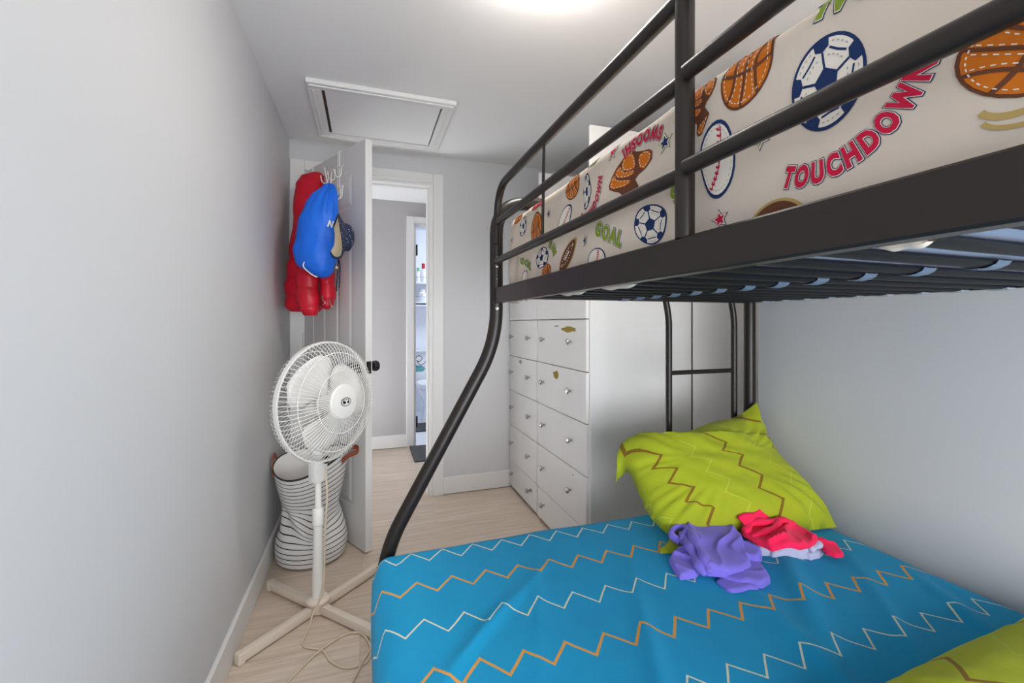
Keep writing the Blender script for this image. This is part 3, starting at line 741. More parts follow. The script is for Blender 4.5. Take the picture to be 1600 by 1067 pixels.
for i in range(9):
    MB().box(.05, XF-.008, -.5+i*.22, -.5+i*.22+.05, .222, .236, .001).build('lower_slat', m_slat, bed)

# ------------------------------------------------------------------ mattresses
def gridbox(x0, x1, y0, y1, z0, z1, nx, ny, nz, r, disp=None, rc=None):
    """rounded box on a surface lattice; rc: plan-corner radius; disp(p, n) moves a point"""
    idx = {}; b = MB(); P0 = []
    def vid(i, j, k):
        t = (i, j, k)
        if t not in idx:
            idx[t] = len(P0); P0.append(Vector((x0+(x1-x0)*i/nx, y0+(y1-y0)*j/ny, z0+(z1-z0)*k/nz)))
        return idx[t]
    fs = []
    for i in range(nx):
        for j in range(ny):
            fs.append((vid(i, j, nz), vid(i+1, j, nz), vid(i+1, j+1, nz), vid(i, j+1, nz)))
            fs.append((vid(i, j, 0), vid(i, j+1, 0), vid(i+1, j+1, 0), vid(i+1, j, 0)))
    for i in range(nx):
        for k in range(nz):
            fs.append((vid(i, 0, k), vid(i+1, 0, k), vid(i+1, 0, k+1), vid(i, 0, k+1)))
            fs.append((vid(i, ny, k), vid(i, ny, k+1), vid(i+1, ny, k+1), vid(i+1, ny, k)))
    for j in range(ny):
        for k in range(nz):
            fs.append((vid(0, j, k), vid(0, j, k+1), vid(0, j+1, k+1), vid(0, j+1, k)))
            fs.append((vid(nx, j, k), vid(nx, j+1, k), vid(nx, j+1, k+1), vid(nx, j, k+1)))
    vs = []; uv = []
    for p in P0:
        ov = Vector((p.x, p.y))
        if p.x <= x0+1e-6: ov.x -= z1-p.z
        if p.y >= y1-1e-6: ov.y += z1-p.z
        p = p.copy()
        if rc:
            q = Vector((min(max(p.x, x0+rc), x1-rc), min(max(p.y, y0+rc), y1-rc)))
            d = Vector((p.x, p.y))-q
            if d.x and d.y:
                m = max(abs(d.x), abs(d.y)); d2 = d*(m/d.length); p.x, p.y = q.x+d2.x, q.y+d2.y
        c = Vector((min(max(p.x, x0+r), x1-r), min(max(p.y, y0+r), y1-r), min(max(p.z, z0+r), z1-r)))
        d = p-c; n = Vector((0, 0, 1))
        if d.length > 1e-7:
            n = d.normalized(); p = c+n*min(r, max(abs(d.x), abs(d.y), abs(d.z)))
            p = c+n*r if max(abs(d.x), abs(d.y), abs(d.z)) > r-1e-5 else p
        if disp: p = disp(p, n)
        vs.append(p); uv.append((ov.x, ov.y))
    return b.add(vs, fs, 0, uv)
UX0, UX1, UZ0, UZ1, UR = .428, 1.40, 1.2125, 1.452, .032
def wave(y, z):
    w = .003*math.sin(8*y+4*z)+.0022*math.sin(21*y-13*z+1)+.007*noise.noise(Vector((y*6, z*9, 2)))+.002*noise.noise(Vector((y*17+z*8, z*14, 5)))
    e = max(0, y-1.02)
    return w+e*.018*math.sin(70*y+26*z)*(.6+.4*math.sin(40*z))
def sheetx(y, z):
    d = 0; w = 1
    for zc, sg in ((UZ1-UR, 1), (UZ0+UR, -1)):
        t = (z-zc)*sg
        if t > 0: t = min(t, UR*.995); q = math.sqrt(UR*UR-t*t); d = UR-q; w = q/UR
    return UX0+d+wave(y, z)*w
um = thing('upper_mattress', 'upper bunk mattress in a cream sheet printed with sports balls and words', 'mattress', (.91, .38, UZ0))
def ud(p, n):
    if n.x < 0: p = p+Vector((wave(p.y, p.z)*-n.x, 0, 0))
    if n.z > .5: p.z += .003*noise.noise(Vector((p.x*5, p.y*5, 0)))
    return p
b = gridbox(UX0, UX1, Y0+.05, 1.325, UZ0, UZ1, 20, 170, 26, UR, ud)
b.build('fitted_sheet', m_sheet, um, smooth=70)
MB().box(UX0+.06, UX1-.06, Y0+.1, 1.28, UZ0-.0015, UZ0+.01).build('mattress_base', m_mattb, um)
# loose hems of the sheet poking out below the side rail
for (ya, yb, dz) in ((.222, .256, .0045), (.62, .72, .005), (.80, .90, .005), (1.19, 1.27, .008)):
    vs = []; n = 14
    for i in range(n+1):
        t = i/n; y = ya+(yb-ya)*t; h = dz*math.sin(PI*t)**.6*(1+.3*math.sin(9*t))
        for (xx, zz) in ((.416, 1.2085), (.4165, 1.184-h*.5), (.424, 1.1845-h), (.430, 1.1872-h*.6), (.438, 1.190)): vs.append((xx, y, zz))
    MB().add(vs, [(i*5+j, i*5+j+1, i*5+j+6, i*5+j+5) for i in range(n) for j in range(4)]).build('sheet_hem', m_sheet, um, smooth=80)

# prints on the sheet: flat ink shapes that follow the cloth
def ell(cx, cy, rx, ry, n=26, a0=0, a1=2*PI): return [(cx+rx*math.cos(a0+(a1-a0)*j/n), cy+ry*math.sin(a0+(a1-a0)*j/n)) for j in range(n)]
def stroke(pts, w):
    L = []; R = []
    for i, p in enumerate(pts):
        a = pts[max(i-1, 0)]; c = pts[min(i+1, len(pts)-1)]; dx, dy = c[0]-a[0], c[1]-a[1]; l = math.hypot(dx, dy) or 1
        L.append((p[0]-dy/l*w/2, p[1]+dx/l*w/2)); R.append((p[0]+dy/l*w/2, p[1]-dx/l*w/2))
    return [[L[i], L[i+1], R[i+1], R[i]] for i in range(len(pts)-1)]
def dashes(pts, w, on=1):
    q = stroke(pts, w); return [f for i, f in enumerate(q) if i % 2 == 0]
def arc(cx, cy, rx, ry, a, c, n=16): return [(cx+rx*math.cos(math.radians(a+(c-a)*j/n)), cy+ry*math.sin(math.radians(a+(c-a)*j/n))) for j in range(n+1)]
def star(r, ri=.42, rot=90): return [(r*(1 if k % 2 == 0 else ri)*math.cos(math.radians(rot+36*k)), r*(1 if k % 2 == 0 else ri)*math.sin(math.radians(rot+36*k))) for k in range(10)]
def starp(r, rot=90):
    s = star(r, .45, rot); return [[(0, 0), s[i], s[(i+1) % 10]] for i in range(10)]
def text_faces(t, size, off):
    c = bpy.data.curves.new('t', 'FONT'); c.body = t; c.size = size; c.offset = off*size; c.resolution_u = 3; c.align_x = 'CENTER'; c.space_character = 1.28
    o = bpy.data.objects.new('t', c); COL.objects.link(o)
    dg = bpy.context.evaluated_depsgraph_get(); ev = o.evaluated_get(dg); me = ev.to_mesh()
    out = [[(me.vertices[i].co.x, me.vertices[i].co.y-size*.34) for i in p.vertices] for p in me.polygons]
    ev.to_mesh_clear(); bpy.data.objects.remove(o); bpy.data.curves.remove(c); return out
INK = [m_navy, m_orange, m_brownp, m_tanp, m_redp, m_greenp, m_whitep, m_greyp]
NA, OR, BR, TA, RE, GR, WH, GY = range(8)
def decal(name, shapes, y0, z0, rot=0, sx=1, sy=1, warp=None):
    """shapes: list of (faces, ink, layer); a runs to the right as seen from the room (towards -y)"""
    bm = bmesh.new(); ly = bm.faces.layers.int.new('ly'); cr, sr = math.cos(math.radians(rot)), math.sin(math.radians(rot))
    for faces, ink, layer in shapes:
        for f in faces:
            vs = []
            for a, c in f:
                if warp: a, c = warp(a, c)
                a *= sx; c *= sy; a, c = a*cr-c*sr, a*sr+c*cr
                vs.append(bm.verts.new((y0-a, z0+c, 0)))
            try: fc = bm.faces.new(vs); fc.material_index = ink; fc[ly] = layer
            except ValueError: pass
    ys = [v.co.x for v in bm.verts]; zs = [v.co.y for v in bm.verts]
    for ax, lo, hi in ((0, min(ys), max(ys)), (1, min(zs), max(zs))):
        g = math.ceil(lo/.012)*.012
        while g < hi:
            no = (1, 0, 0) if ax == 0 else (0, 1, 0); co = (g, 0, 0) if ax == 0 else (0, g, 0)
            bmesh.ops.bisect_plane(bm, geom=bm.verts[:]+bm.edges[:]+bm.faces[:], plane_co=co, plane_no=no); g += .012
    # keep to the visible face of the mattress
    for lim, no in ((UZ1-.0012, (0, 1, 0)), (UZ0+.0012, (0, -1, 0))):
        bmesh.ops.bisect_plane(bm, geom=bm.verts[:]+bm.edges[:]+bm.faces[:], plane_co=(0, lim, 0), plane_no=no, clear_outer=True)
    used = []; b = MB()
    for f in bm.faces:
        if f.material_index not in used: used.append(f.material_index)
        L = f[ly]
        b.add([(sheetx(v.co.x, v.co.y)-.0007-.00035*L, v.co.x, v.co.y) for v in f.verts], [tuple(range(len(f.verts)))], used.index(f.material_index))
    bm.free()
    return b.build(name, [INK[i] for i in used], um, smooth=None)
def soccer():
    s = [([ell(0, 0, 1, 1, 40)], NA, 0), ([ell(0, 0, .92, .92, 40)], WH, 1)]
    pen = [(.34*math.cos(math.radians(90+72*k)), .34*math.sin(math.radians(90+72*k))) for k in range(5)]
    s.append(([pen], NA, 2)); f = []; g = []
    for k in range(5):
        a = math.radians(90+72*k); c, q = math.cos(a), math.sin(a)
        f += stroke([(.3*c, .3*q), (.66*c, .66*q)], .06)
        def rp(r, d): return (r*math.cos(a+math.radians(d)), r*math.sin(a+math.radians(d)))
        f.append([rp(.66, 0), rp(.76, 14), rp(.92, 13), rp(.96, 0), rp(.92, -13), rp(.76, -14)])
        f += stroke([rp(.72, 16), rp(.66, 36), rp(.72, 56)], .05)
        g += dashes(arc(0, 0, .56, .56, 90+72*k+14, 90+72*k+58, 7), .03)+dashes(arc(0, 0, .83, .83, 90+72*k+20, 90+72*k+52, 7), .03)
    s.append((f, NA, 2)); s.append((g, GY, 3)); return s
def inr(fs, R): return [[(x*min(1, R/max(math.hypot(x, y), 1e-6)), y*min(1, R/max(math.hypot(x, y), 1e-6))) for x, y in f] for f in fs]
def basket():
    s = [([ell(0, 0, 1, 1)], BR, 0), ([ell(0, 0, .92, .92)], OR, 1)]
    l = stroke(arc(0, .95, 1.6, 1.0, 234, 306), .10)+stroke([(.0, -.93), (.03, 0), (0, .93)], .10)+stroke(arc(-1.25, 0, .85, 1.1, -55, 55), .10)+stroke(arc(1.25, 0, .85, 1.1, 125, 235), .10)
    w = dashes(arc(0, 0, .83, .83, 0, 360, 72), .035)
    for dx in (-.10, .10): w += dashes([(dx, -.85+.085*i) for i in range(21)], .03)
    w += dashes(arc(-1.25, 0, .97, 1.15, -45, 45, 24), .03)+dashes(arc(1.25, 0, .97, 1.15, 135, 225, 24), .03)
    s += [(inr(l, .95), BR, 2), (inr(w, .84), WH, 3)]; return s
def baseball():
    s = [([ell(0, 0, 1, 1)], NA, 0), ([ell(0, 0, .90, .90)], WH, 1)]
    r = []
    for x, y in arc(-1.05, .55, 1.35, 1.35, -62, 22, 12):
        d = .17; r += stroke([(x-d, y+d*.2), (x, y-d*.3)], .055)+stroke([(x+d*.4, y+d), (x, y-d*.3)], .055)
    g = dashes(arc(0, 0, .80, .80, 0, 360, 60), .028)
    s += [(inr(r, .88), RE, 2), (g, GY, 2)]; return s
def football():
    L = [(1.0*math.cos(t), .48*math.sin(t)*abs(math.sin(t))**.35) for t in [2*PI*j/30 for j in range(30)]]
    k = lambda q: [(x*q, y*q) for x, y in L]
    return [([k(1.08)], TA, 0), ([k(.96)], BR, 1), (dashes(arc(0, -.25, .8, .5, 20, 160, 24), .04)+dashes(arc(0, .3, .8, .5, 200, 340, 24), .04), WH, 2),
            (stroke([(-.3, .04), (.3, .04)], .05)+sum([stroke([(x, -.06), (x, .14)], .05) for x in (-.2, -.07, .07, .2)], []), WH, 3)]
def glove():
    def N_(P): return [((x-600)/230, (680-y)/230) for x, y in P]
    out = N_([(600, 430), (660, 500), (720, 530), (790, 555), (825, 600), (820, 680), (760, 740), (690, 770), (640, 830), (700, 900), (650, 960), (560, 1050), (510, 1040), (500, 1000), (540, 930), (490, 870), (440, 840), (380, 790), (370, 740), (400, 650), (450, 570), (520, 500)])
    c = (0, 0); s = [([[c, out[i], out[(i+1) % len(out)]] for i in range(len(out))], BR, 0)]
    og = [[(690, 560), (740, 545), (790, 575), (810, 620), (800, 680), (745, 735), (700, 700), (680, 620)], [(575, 475), (620, 500), (640, 560), (650, 640), (640, 670), (580, 670), (520, 630), (510, 570), (530, 510)],
          [(455, 600), (490, 570), (505, 620), (540, 670), (600, 690), (640, 690), (640, 730), (580, 735), (520, 715), (470, 690), (440, 640)], [(400, 680), (430, 640), (445, 700), (500, 740), (570, 770), (610, 790), (600, 820), (550, 830), (480, 815), (420, 800), (385, 760)], [(560, 950), (630, 930), (680, 905), (640, 950), (570, 1030), (525, 1025), (520, 990)]]
    for P in og:
        P = N_(P); m = (sum(p[0] for p in P)/len(P), sum(p[1] for p in P)/len(P)); s.append(([P], OR, 1))
        Q = [(m[0]+(x-m[0])*.84, m[1]+(y-m[1])*.84) for x, y in P]; Q.append(Q[0]); D = []
        for a, c2 in zip(Q[:-1], Q[1:]):
            k = max(2, int(math.hypot(c2[0]-a[0], c2[1]-a[1])/.07)); D += [(a[0]+(c2[0]-a[0])*i/k, a[1]+(c2[1]-a[1])*i/k) for i in range(k)]
        s.append((dashes(D, .03), WH, 2))
    return s
def strs(ink, out=NA): return [(starp(1.0), out, 0), (starp(.86), WH, 1), (starp(.62), ink, 2)]
def word(t, size, ink, warp=None): return [(text_faces(t, size, .115), NA, 0), (text_faces(t, size, .085), WH, 1), (text_faces(t, size, .058), ink, 2)]
def arcwarp(R, up=False, k=.8):
    def f(a, c):
        w = a*k/R
        return ((R-c)*math.sin(w), R-(R-c)*math.cos(w)) if not up else ((R+c)*math.sin(w), (R+c)*math.cos(w)-R)
    return f
def squish(k, m): return lambda a, c: (a+k*c*abs(c), c+m*a*a)
decal('printed_basketball', basket(), .405, 1.419, -6, .036, .042, squish(.12, .0))
decal('printed_soccer_ball', soccer(), .312, 1.358, 8, .036, .048)
decal('printed_baseball', baseball(), .452, 1.331, 8, .030, .049, squish(.2, 0))
decal('printed_star', strs(RE), .451, 1.254, 10, .0155, .0145)
decal('printed_lettering', word('TOUCHDOWN', .0285, RE), .282, 1.279, 24, 1, 1, arcwarp(.094, False, .66))
decal('printed_basketball', basket(), .171, 1.306, 60, .030, .044)
decal('printed_motion_mark', [(stroke(arc(0, 0, .022, .012, 195, 300, 10), .0048), TA, 0), (stroke(arc(.003, -.0085, .024, .012, 195, 275, 10), .0035), TA, 0)], .174, 1.277)
decal('printed_football', football(), .368, 1.229, 0, .040, .055)
decal('printed_star', strs(GR), .386, 1.331, 30, .014, .014)
decal('printed_lettering', word('GOAL', .038, GR), .283, 1.436, 172, .8)
decal('printed_lettering', word('GOAL', .034, GR), .706, 1.284, -24, .85, 1)
decal('printed_lettering', word('GAME', .030, GR), .520, 1.290, -70, 1, 1, arcwarp(.10, True))
decal('printed_soccer_ball', soccer(), .592, 1.277, 0, .039, .033, squish(-.25, .1))
decal('printed_baseball_glove', glove(), .645, 1.380, 0, .060, .035)
decal('printed_star', strs(NA, GR), .552, 1.392, 5, .021, .0165)
decal('printed_star', strs(RE), .698, 1.432, 0, .016, .018)
decal('printed_lettering', word('SWOOSH!', .026, RE), .612, 1.4245, 178, .95, 1, arcwarp(.12))
decal('printed_basketball', basket(), .871, 1.42, 10, .036, .026)
decal('printed_soccer_ball', soccer(), .797, 1.388, 20, .020, .034, squish(.6, 0))
decal('printed_lettering', word('TOUCHDOWN', .024, RE), .762, 1.345, 35, .75, 1, arcwarp(.09))
decal('printed_baseball', baseball(), .913, 1.354, -20, .028, .039, squish(.5, 0))
decal('printed_basketball', basket(), 1.094, 1.377, 15, .046, .040)
decal('printed_soccer_ball', soccer(), 1.040, 1.288, 0, .048, .027)
decal('printed_football', football(), .887, 1.270, 35, .052, .042)
decal('printed_lettering', word('GOAL', .024, GR), 1.158, 1.288, -20, 1.1, 1)
decal('printed_basketball', basket(), 1.010, 1.245, 20, .032, .022)
decal('printed_baseball', baseball(), .750, 1.243, 0, .034, .022)
decal('printed_lettering', word('SLAM', .024, GR), .966, 1.304, -40, .9, 1, arcwarp(.05, True))
decal('printed_star', strs(NA), .797, 1.288, 10, .013, .013)
decal('printed_star', strs(NA), 1.003, 1.392, 0, .015, .012)
decal('printed_soccer_ball', soccer(), 1.195, 1.402, 0, .026, .027, squish(.4, 0))
decal('printed_star', strs(GR), 1.275, 1.375, 0, .018, .012)
decal('printed_baseball', baseball(), 1.172, 1.250, 0, .026, .021)
decal('printed_lettering', word('SWOOSH!', .022, RE), 1.085, 1.436, 176, .7, 1)
decal('printed_lettering', word('GOAL', .022, GR), .782, 1.444, 170, .6, 1)
decal('printed_baseball_glove', glove(), .478, 1.420, 10, .030, .03)
decal('printed_basketball', basket(), 1.24, 1.436, 0, .03, .018)
# the print goes on towards the foot of the bed
for k, (y_, z_) in enumerate(((.075, 1.40), (.06, 1.29), (-.03, 1.345), (-.12, 1.40), (-.13, 1.285), (-.22, 1.35), (-.31, 1.405), (-.33, 1.29), (-.42, 1.35), (-.50, 1.40), (-.51, 1.285))):
    if k % 4 == 0: decal('printed_soccer_ball', soccer(), y_, z_, 20*k, .036, .042)
    elif k % 4 == 1: decal('printed_lettering', word(('GOAL', 'SWOOSH!', 'TOUCHDOWN')[k % 3], .03, (GR, RE)[k % 2]), y_, z_, 12*k-30, .8, 1)
    elif k % 4 == 2: decal('printed_basketball', basket(), y_, z_, 30*k, .036, .042)
    else: decal('printed_baseball', baseball(), y_, z_, 25*k, .034, .040)
# ---- lower mattress with the turquoise sheet
LX0, LX1, LY1, LZ0, LZ1 = .014, 1.468, 1.338, .2365, .455
def lowz(x, y):
    s = .004*noise.noise(Vector((x*3, y*3, 1)))+.003*noise.noise(Vector((x*8, y*5, 4)))
    for (px, py, a, ln, w, h) in ((.55, .75, 64, .5, .020, .006), (1.02, .80, 52, .34, .028, .010), (.28, .95, 40, .4, .012, .004), (.18, .85, 48, .4, .010, .0035), (1.30, .62, 60, .30, .020, .007), (.85, .62, 75, .4, .025, .006), (1.12, .66, 48, .4, .018, .006), (.40, 1.0, 70, .35, .012, .003)):
        c, q = math.cos(math.radians(a)), math.sin(math.radians(a)); dx, dy = x-px, y-py
        l, t = dx*c+dy*q, -dx*q+dy*c+.03*math.sin(l_*9) if False else -dx*q+dy*c
        s += 1.6*h*math.exp(-(t/w)**2-(l/ln*1.6)**2)
    return s
lm = thing('lower_mattress', 'lower bunk mattress in a turquoise sheet with white and orange zigzags', 'mattress', (.75, .38, LZ0))
def ld(p, n):
    if n.z > 0: p.z += lowz(p.x, p.y)*n.z
    if n.x < -.3: p.x += .006*noise.noise(Vector((p.y*7, p.z*4, 3)))
    return p
gridbox(LX0, LX1, Y0+.03, LY1, LZ0, LZ1, 130, 170, 18, .055, ld, rc=.085).build('fitted_sheet', m_blue, lm, smooth=70)
def surf(x, y): return LZ1+lowz(x, y)

# ---- pillows
def poly_at(P, t):
    L = [(P[i+1]-P[i]).length for i in range(len(P)-1)]; T = sum(L)*t
    for i, l in enumerate(L):
        if T <= l+1e-9: return P[i].lerp(P[i+1], T/l)
        T -= l
    return P[-1].copy()
def pillow(name, label, bot, rgt, top, lft, front, back, mat, uvf, nu=64, nv=48, wr=.010, group=None, seed=0, e=.55):
    """Coons patch between four border curves; bot u 0..1, top u 0..1, lft v 0..1, rgt v 0..1"""
    bot, rgt, top, lft = [smoothpath(c, 8) for c in (bot, rgt, top, lft)]
    def C(u, v):
        return poly_at(bot, u)*(1-v)+poly_at(top, u)*v+poly_at(lft, v)*(1-u)+poly_at(rgt, v)*u-(bot[0]*(1-u)*(1-v)+bot[-1]*u*(1-v)+top[0]*(1-u)*v+top[-1]*u*v)
    G = [[C(i/nu, j/nv) for i in range(nu+1)] for j in range(nv+1)]
    vs = []; fs = []; uv = []; ix = {}
    for sgn in (1, -1):
        for j in range(nv+1):
            for i in range(nu+1):
                edge = i in (0, nu) or j in (0, nv)
                if edge and (i, j) in ix: ix[(sgn, i, j)] = ix[(i, j)]; continue
                du = G[j][min(i+1, nu)]-G[j][max(i-1, 0)]; dw = G[min(j+1, nv)][i]-G[max(j-1, 0)][i]
                n = du.cross(dw).normalized(); u, v = i/nu, j/nv
                w = ((1-(2*u-1)**4)*(1-(2*v-1)**4))**e if not edge else 0
                k = (front if sgn > 0 else back)*w
                p = G[j][i]+n*sgn*k
                if not edge:
                    f = wr*(noise.noise(Vector((u*4, v*3, seed)))+.6*noise.noise(Vector((u*9+v*5, v*4, seed+2)))+.45*abs(noise.noise(Vector((u*14, v*9, seed+5)))))
                    c = max(0, 1-min(math.hypot(u, v), math.hypot(1-u, v), math.hypot(u, 1-v), math.hypot(1-u, 1-v))*2.2)
                    f += wr*1.3*c*math.sin(math.atan2(v-.5, u-.5)*34)
                    p += n*sgn*f*min(1, w*1.4)
                vs.append(p); uv.append(uvf(u, v)); ix[(sgn, i, j)] = len(vs)-1
                if edge: ix[(i, j)] = len(vs)-1
        for j in range(nv):
            for i in range(nu):
                q = [ix[(sgn, i, j)], ix[(sgn, i+1, j)], ix[(sgn, i+1, j+1)], ix[(sgn, i, j+1)]]
                fs.append(tuple(q if sgn > 0 else q[::-1]))
    t = thing(name, label, 'pillow', tuple(sum((Vector(c) for c in (bot[0], bot[-1])), Vector())/2), group)
    b = MB(); b.add(vs, fs, 0, uv); b.build('pillowcase', mat, t, smooth=75); return t
V = Vector
p1 = pillow('pillow', 'lime green pillow with brown zigzags propped upright in the corner against the ladder', 
    [V((.89, 1.13, .462)), V((1.02, 1.08, .464)), V((1.2, 1.035, .464)), V((1.44, 1.005, .464))],
    [V((1.44, 1.005, .464)), V((1.462, 1.13, .53)), V((1.463, 1.25, .61)), V((1.455, 1.305, .70)), V((1.447, 1.318, .812))],
    [V((.822, 1.335, .560)), V((.845, 1.335, .60)), V((.89, 1.335, .628)), V((1.035, 1.33, .69)), V((1.207, 1.325, .742)), V((1.345, 1.32, .762)), V((1.447, 1.318, .812))],
    [V((.89, 1.13, .462)), V((.862, 1.19, .50)), V((.862, 1.26, .56)), V((.858, 1.31, .605)), V((.822, 1.335, .560))],
    .105, .012, m_lime, lambda u, v: ((1-v)*.52, u*.60-.108*(1-v)-.045), seed=1)
# folded tail of the pillowcase on the sheet
b = MB(); vs = []; n = 10; tp = [(.905, 1.145), (.86, 1.10), (.812, 1.075), (.80, 1.055), (.84, 1.045), (.88, 1.055), (.93, 1.07), (.955, 1.10)]
c0 = Vector((.90, 1.10))
m_ = len(tp)
for k, (r, h) in enumerate(((1, .003), (.97, .010), (.7, .018), (.35, .024), (.02, .026))):
    for x, y in tp:
        q = c0+(Vector((x, y))-c0)*r; vs.append((q.x, q.y, surf(q.x, q.y)+h*(.7+.3*math.sin(20*q.x))))
b.add(vs, [(k*m_+j, k*m_+(j+1) % m_, (k+1)*m_+(j+1) % m_, (k+1)*m_+j) for k in range(4) for j in range(m_)]+[tuple(range(m_))], 0, [(.2, .035)]*len(vs))
b.build('pillowcase_tail', m_lime, p1, smooth=80)
zt = .473
p2 = pillow('pillow', 'lime green pillow lying flat on the sheet at the lower right corner', 
    [V((.66, .10, zt)), V((1.05, .09, zt)), V((1.45, .10, zt))],
    [V((1.45, .10, zt)), V((1.462, .30, zt)), V((1.455, .556, zt+.004))],
    [V((.66, .500, zt)), V((.86, .522, zt+.004)), V((1.05, .534, zt+.004)), V((1.25, .540, zt+.004)), V((1.455, .556, zt+.006))],
    [V((.66, .10, zt)), V((.645, .3, zt)), V((.66, .500, zt))],
    .075, .004, m_lime2, lambda u, v: ((1-v)*.5, u*.8-.06*(1-v)), seed=5, wr=.006, e=.6)

# ---- folded clothes on the sheet
def slab(b, pts, zb, h, folds, seed, tilt=(0, 0), rim=.012, wob=.006, nr=20, n=130, crisp=3.0):
    """a flat-lying piece of cloth: straight-edged outline, rounded rim, ridged folds; zb, h above the sheet"""
    P = [Vector((x, y, 0)) for x, y in pts]; Q = []
    for i, p in enumerate(P):
        a, c = P[i-1], P[(i+1) % len(P)]; Q += [p+(a-p)*.16, p+(a-p)*.04+(c-p)*.04, p+(c-p)*.16]
    Q.append(Q[0]); O = [poly_at(Q, i/n) for i in range(n)]
    for i, p in enumerate(O): O[i] = p+Vector((noise.noise(Vector((p.x*40, p.y*40, seed))), noise.noise(Vector((p.x*40, p.y*40, seed+9))), 0))*.004
    c = sum(P, Vector())/len(P); R = sum((p-c).length for p in P)/len(P); vs = []
    for k in range(nr+1):
        t = 1-(k/nr)**1.8
        for p in O:
            q = c+(p-c)*max(t, .002); dd = min(1, (1-t)*R/rim); e = math.sqrt(max(0, 1-(1-dd)**2))
            w = noise.noise(Vector((q.x*11, q.y*11, seed))); rg = 0
            for (ang, f, am) in folds:
                ca, sa = math.cos(math.radians(ang)), math.sin(math.radians(ang))
                g = .5+.5*noise.noise(Vector((q.x*9, q.y*9, seed+ang)))*1.6
                rg += am*max(0, g)*(1-abs(math.sin((q.x*ca+q.y*sa)*f+1.6*w)))**crisp
            top = h+tilt[0]*(q.x-c.x)+tilt[1]*(q.y-c.y)+rg+wob*w
            vs.append((q.x, q.y, surf(q.x, q.y)+zb+max(.002, top)*(.25+.75*e if t > .999 else .25+.75*e)*(1 if k else .12)))
    fs = [(k*n+j, k*n+(j+1) % n, (k+1)*n+(j+1) % n, (k+1)*n+j) for k in range(nr) for j in range(n)]+[tuple(range(n))]
    b.add(vs, fs)
def roll(b, pts, r, k=.25, flat=.8, sd=0):
    p = smoothpath(pts, 8); b.tube(p, [r*(1+k*math.sin(i*.55+sd))*min(1, .35+min(i, len(p)-1-i)*.25) for i in range(len(p))], 14, flat=flat)
Z_ = LZ1
pg = thing('shirt', 'crumpled purple jersey shirt lying on the turquoise sheet', 'shirt', (.93, .98, LZ1))
b = MB()
slab(b, [(1.04, .972), (1.036, .942), (.978, .848), (.938, .838), (.895, .865), (.87, .90), (.92, .95)], .003, .016, [(60, 45, .012)], 1)
slab(b, [(.90, .93), (.885, .875), (.931, .85), (.926, .838), (.851, .852), (.85, .90)], .001, .007, [(20, 60, .004)], 4)
slab(b, [(1.05, 1.0), (1.058, .952), (1.02, .915), (.98, .93), (1.0, 1.0)], .012, .022, [(30, 50, .012)], 6)
b.build('loose_hem', m_purple, pg, smooth=70)
b = MB()
slab(b, [(.786, 1.004), (.846, 1.045), (.885, 1.03), (.862, .955), (.812, .926), (.769, .934)], .002, .016, [(35, 55, .016)], 2)
b.build('sleeve', m_purple, pg, smooth=70)
b = MB()
slab(b, [(.915, 1.10), (.958, 1.112), (1.02, 1.095), (1.068, 1.055), (1.04, .99), (1.0, .945), (.965, .895), (.925, .886), (.88, .893), (.832, .912), (.862, .97), (.885, 1.03)], .012, .030, [(128, 34, .016), (150, 24, .012)], 3, tilt=(.0, .09), wob=.008)
b.build('body', m_purple, pg, smooth=70)
b = MB()
roll(b, [(.90, 1.085, Z_+.035), (.875, 1.035, Z_+.038), (.852, .985, Z_+.034), (.832, .935, Z_+.026), (.825, .91, Z_+.018)], .013, sd=1)
roll(b, [(.928, 1.10, Z_+.048), (.90, 1.045, Z_+.050), (.872, .985, Z_+.046), (.848, .93, Z_+.036), (.838, .905, Z_+.024)], .012, sd=2)
b.build('rolled_edge', m_purple, pg, smooth=70)
b = MB()
p = smoothpath([(.872, 1.06, Z_+.026), (.862, 1.085, Z_+.034), (.885, 1.105, Z_+.040), (.915, 1.105, Z_+.044), (.915, 1.075, Z_+.046), (.888, 1.06, Z_+.040), (.868, 1.045, Z_+.030)], 8)
b.tube(p, .008, 10, flat=1.6); b.build('neckband', m_purple, pg, smooth=70)
gg = thing('folded_top', 'folded pale lilac garment lying under the pink top', 'garment', (1.16, .97, LZ1))
b = MB()
slab(b, [(1.115, 1.05), (1.062, .968), (1.09, .945), (1.087, .934), (1.179, .905), (1.181, .897), (1.236, .903), (1.272, .935), (1.272, 1.0), (1.20, 1.045)], .001, .017, [(30, 30, .003)], 5, rim=.008, wob=.003)
b.build('lower_fold', m_lilac, gg, smooth=70)
b = MB()
slab(b, [(1.10, 1.03), (1.066, .965), (1.098, .945), (1.10, .932), (1.17, .910), (1.215, .906), (1.255, .93), (1.25, 1.0), (1.18, 1.04)], .016, .016, [(30, 30, .004)], 8, rim=.008, wob=.003)
roll(b, [(1.188, .912, Z_+.022), (1.205, .906, Z_+.030), (1.235, .918, Z_+.029), (1.258, .945, Z_+.022)], .011)
b.build('upper_fold', m_lilac, gg, smooth=70)
pk = thing('tank_top', 'hot pink top bunched on the folded lilac garment', 'top', (1.16, .99, LZ1+.035))
b = MB()
slab(b, [(1.058, 1.02), (1.055, .985), (1.058, .945), (1.058, .915), (1.10, .903), (1.15, .897), (1.195, .903), (1.235, .915), (1.262, .955), (1.25, 1.01), (1.19, 1.03), (1.14, 1.045), (1.09, 1.045)], .034, .016, [(112, 34, .018), (140, 22, .012)], 9, tilt=(0, .05), wob=.008)
b.build('body', m_pink, pk, smooth=70)
b = MB()
slab(b, [(1.245, .965), (1.275, .935), (1.282, .895), (1.262, .862), (1.228, .862), (1.222, .882), (1.24, .915)], .018, .016, [(60, 60, .010)], 11, tilt=(0, .12))
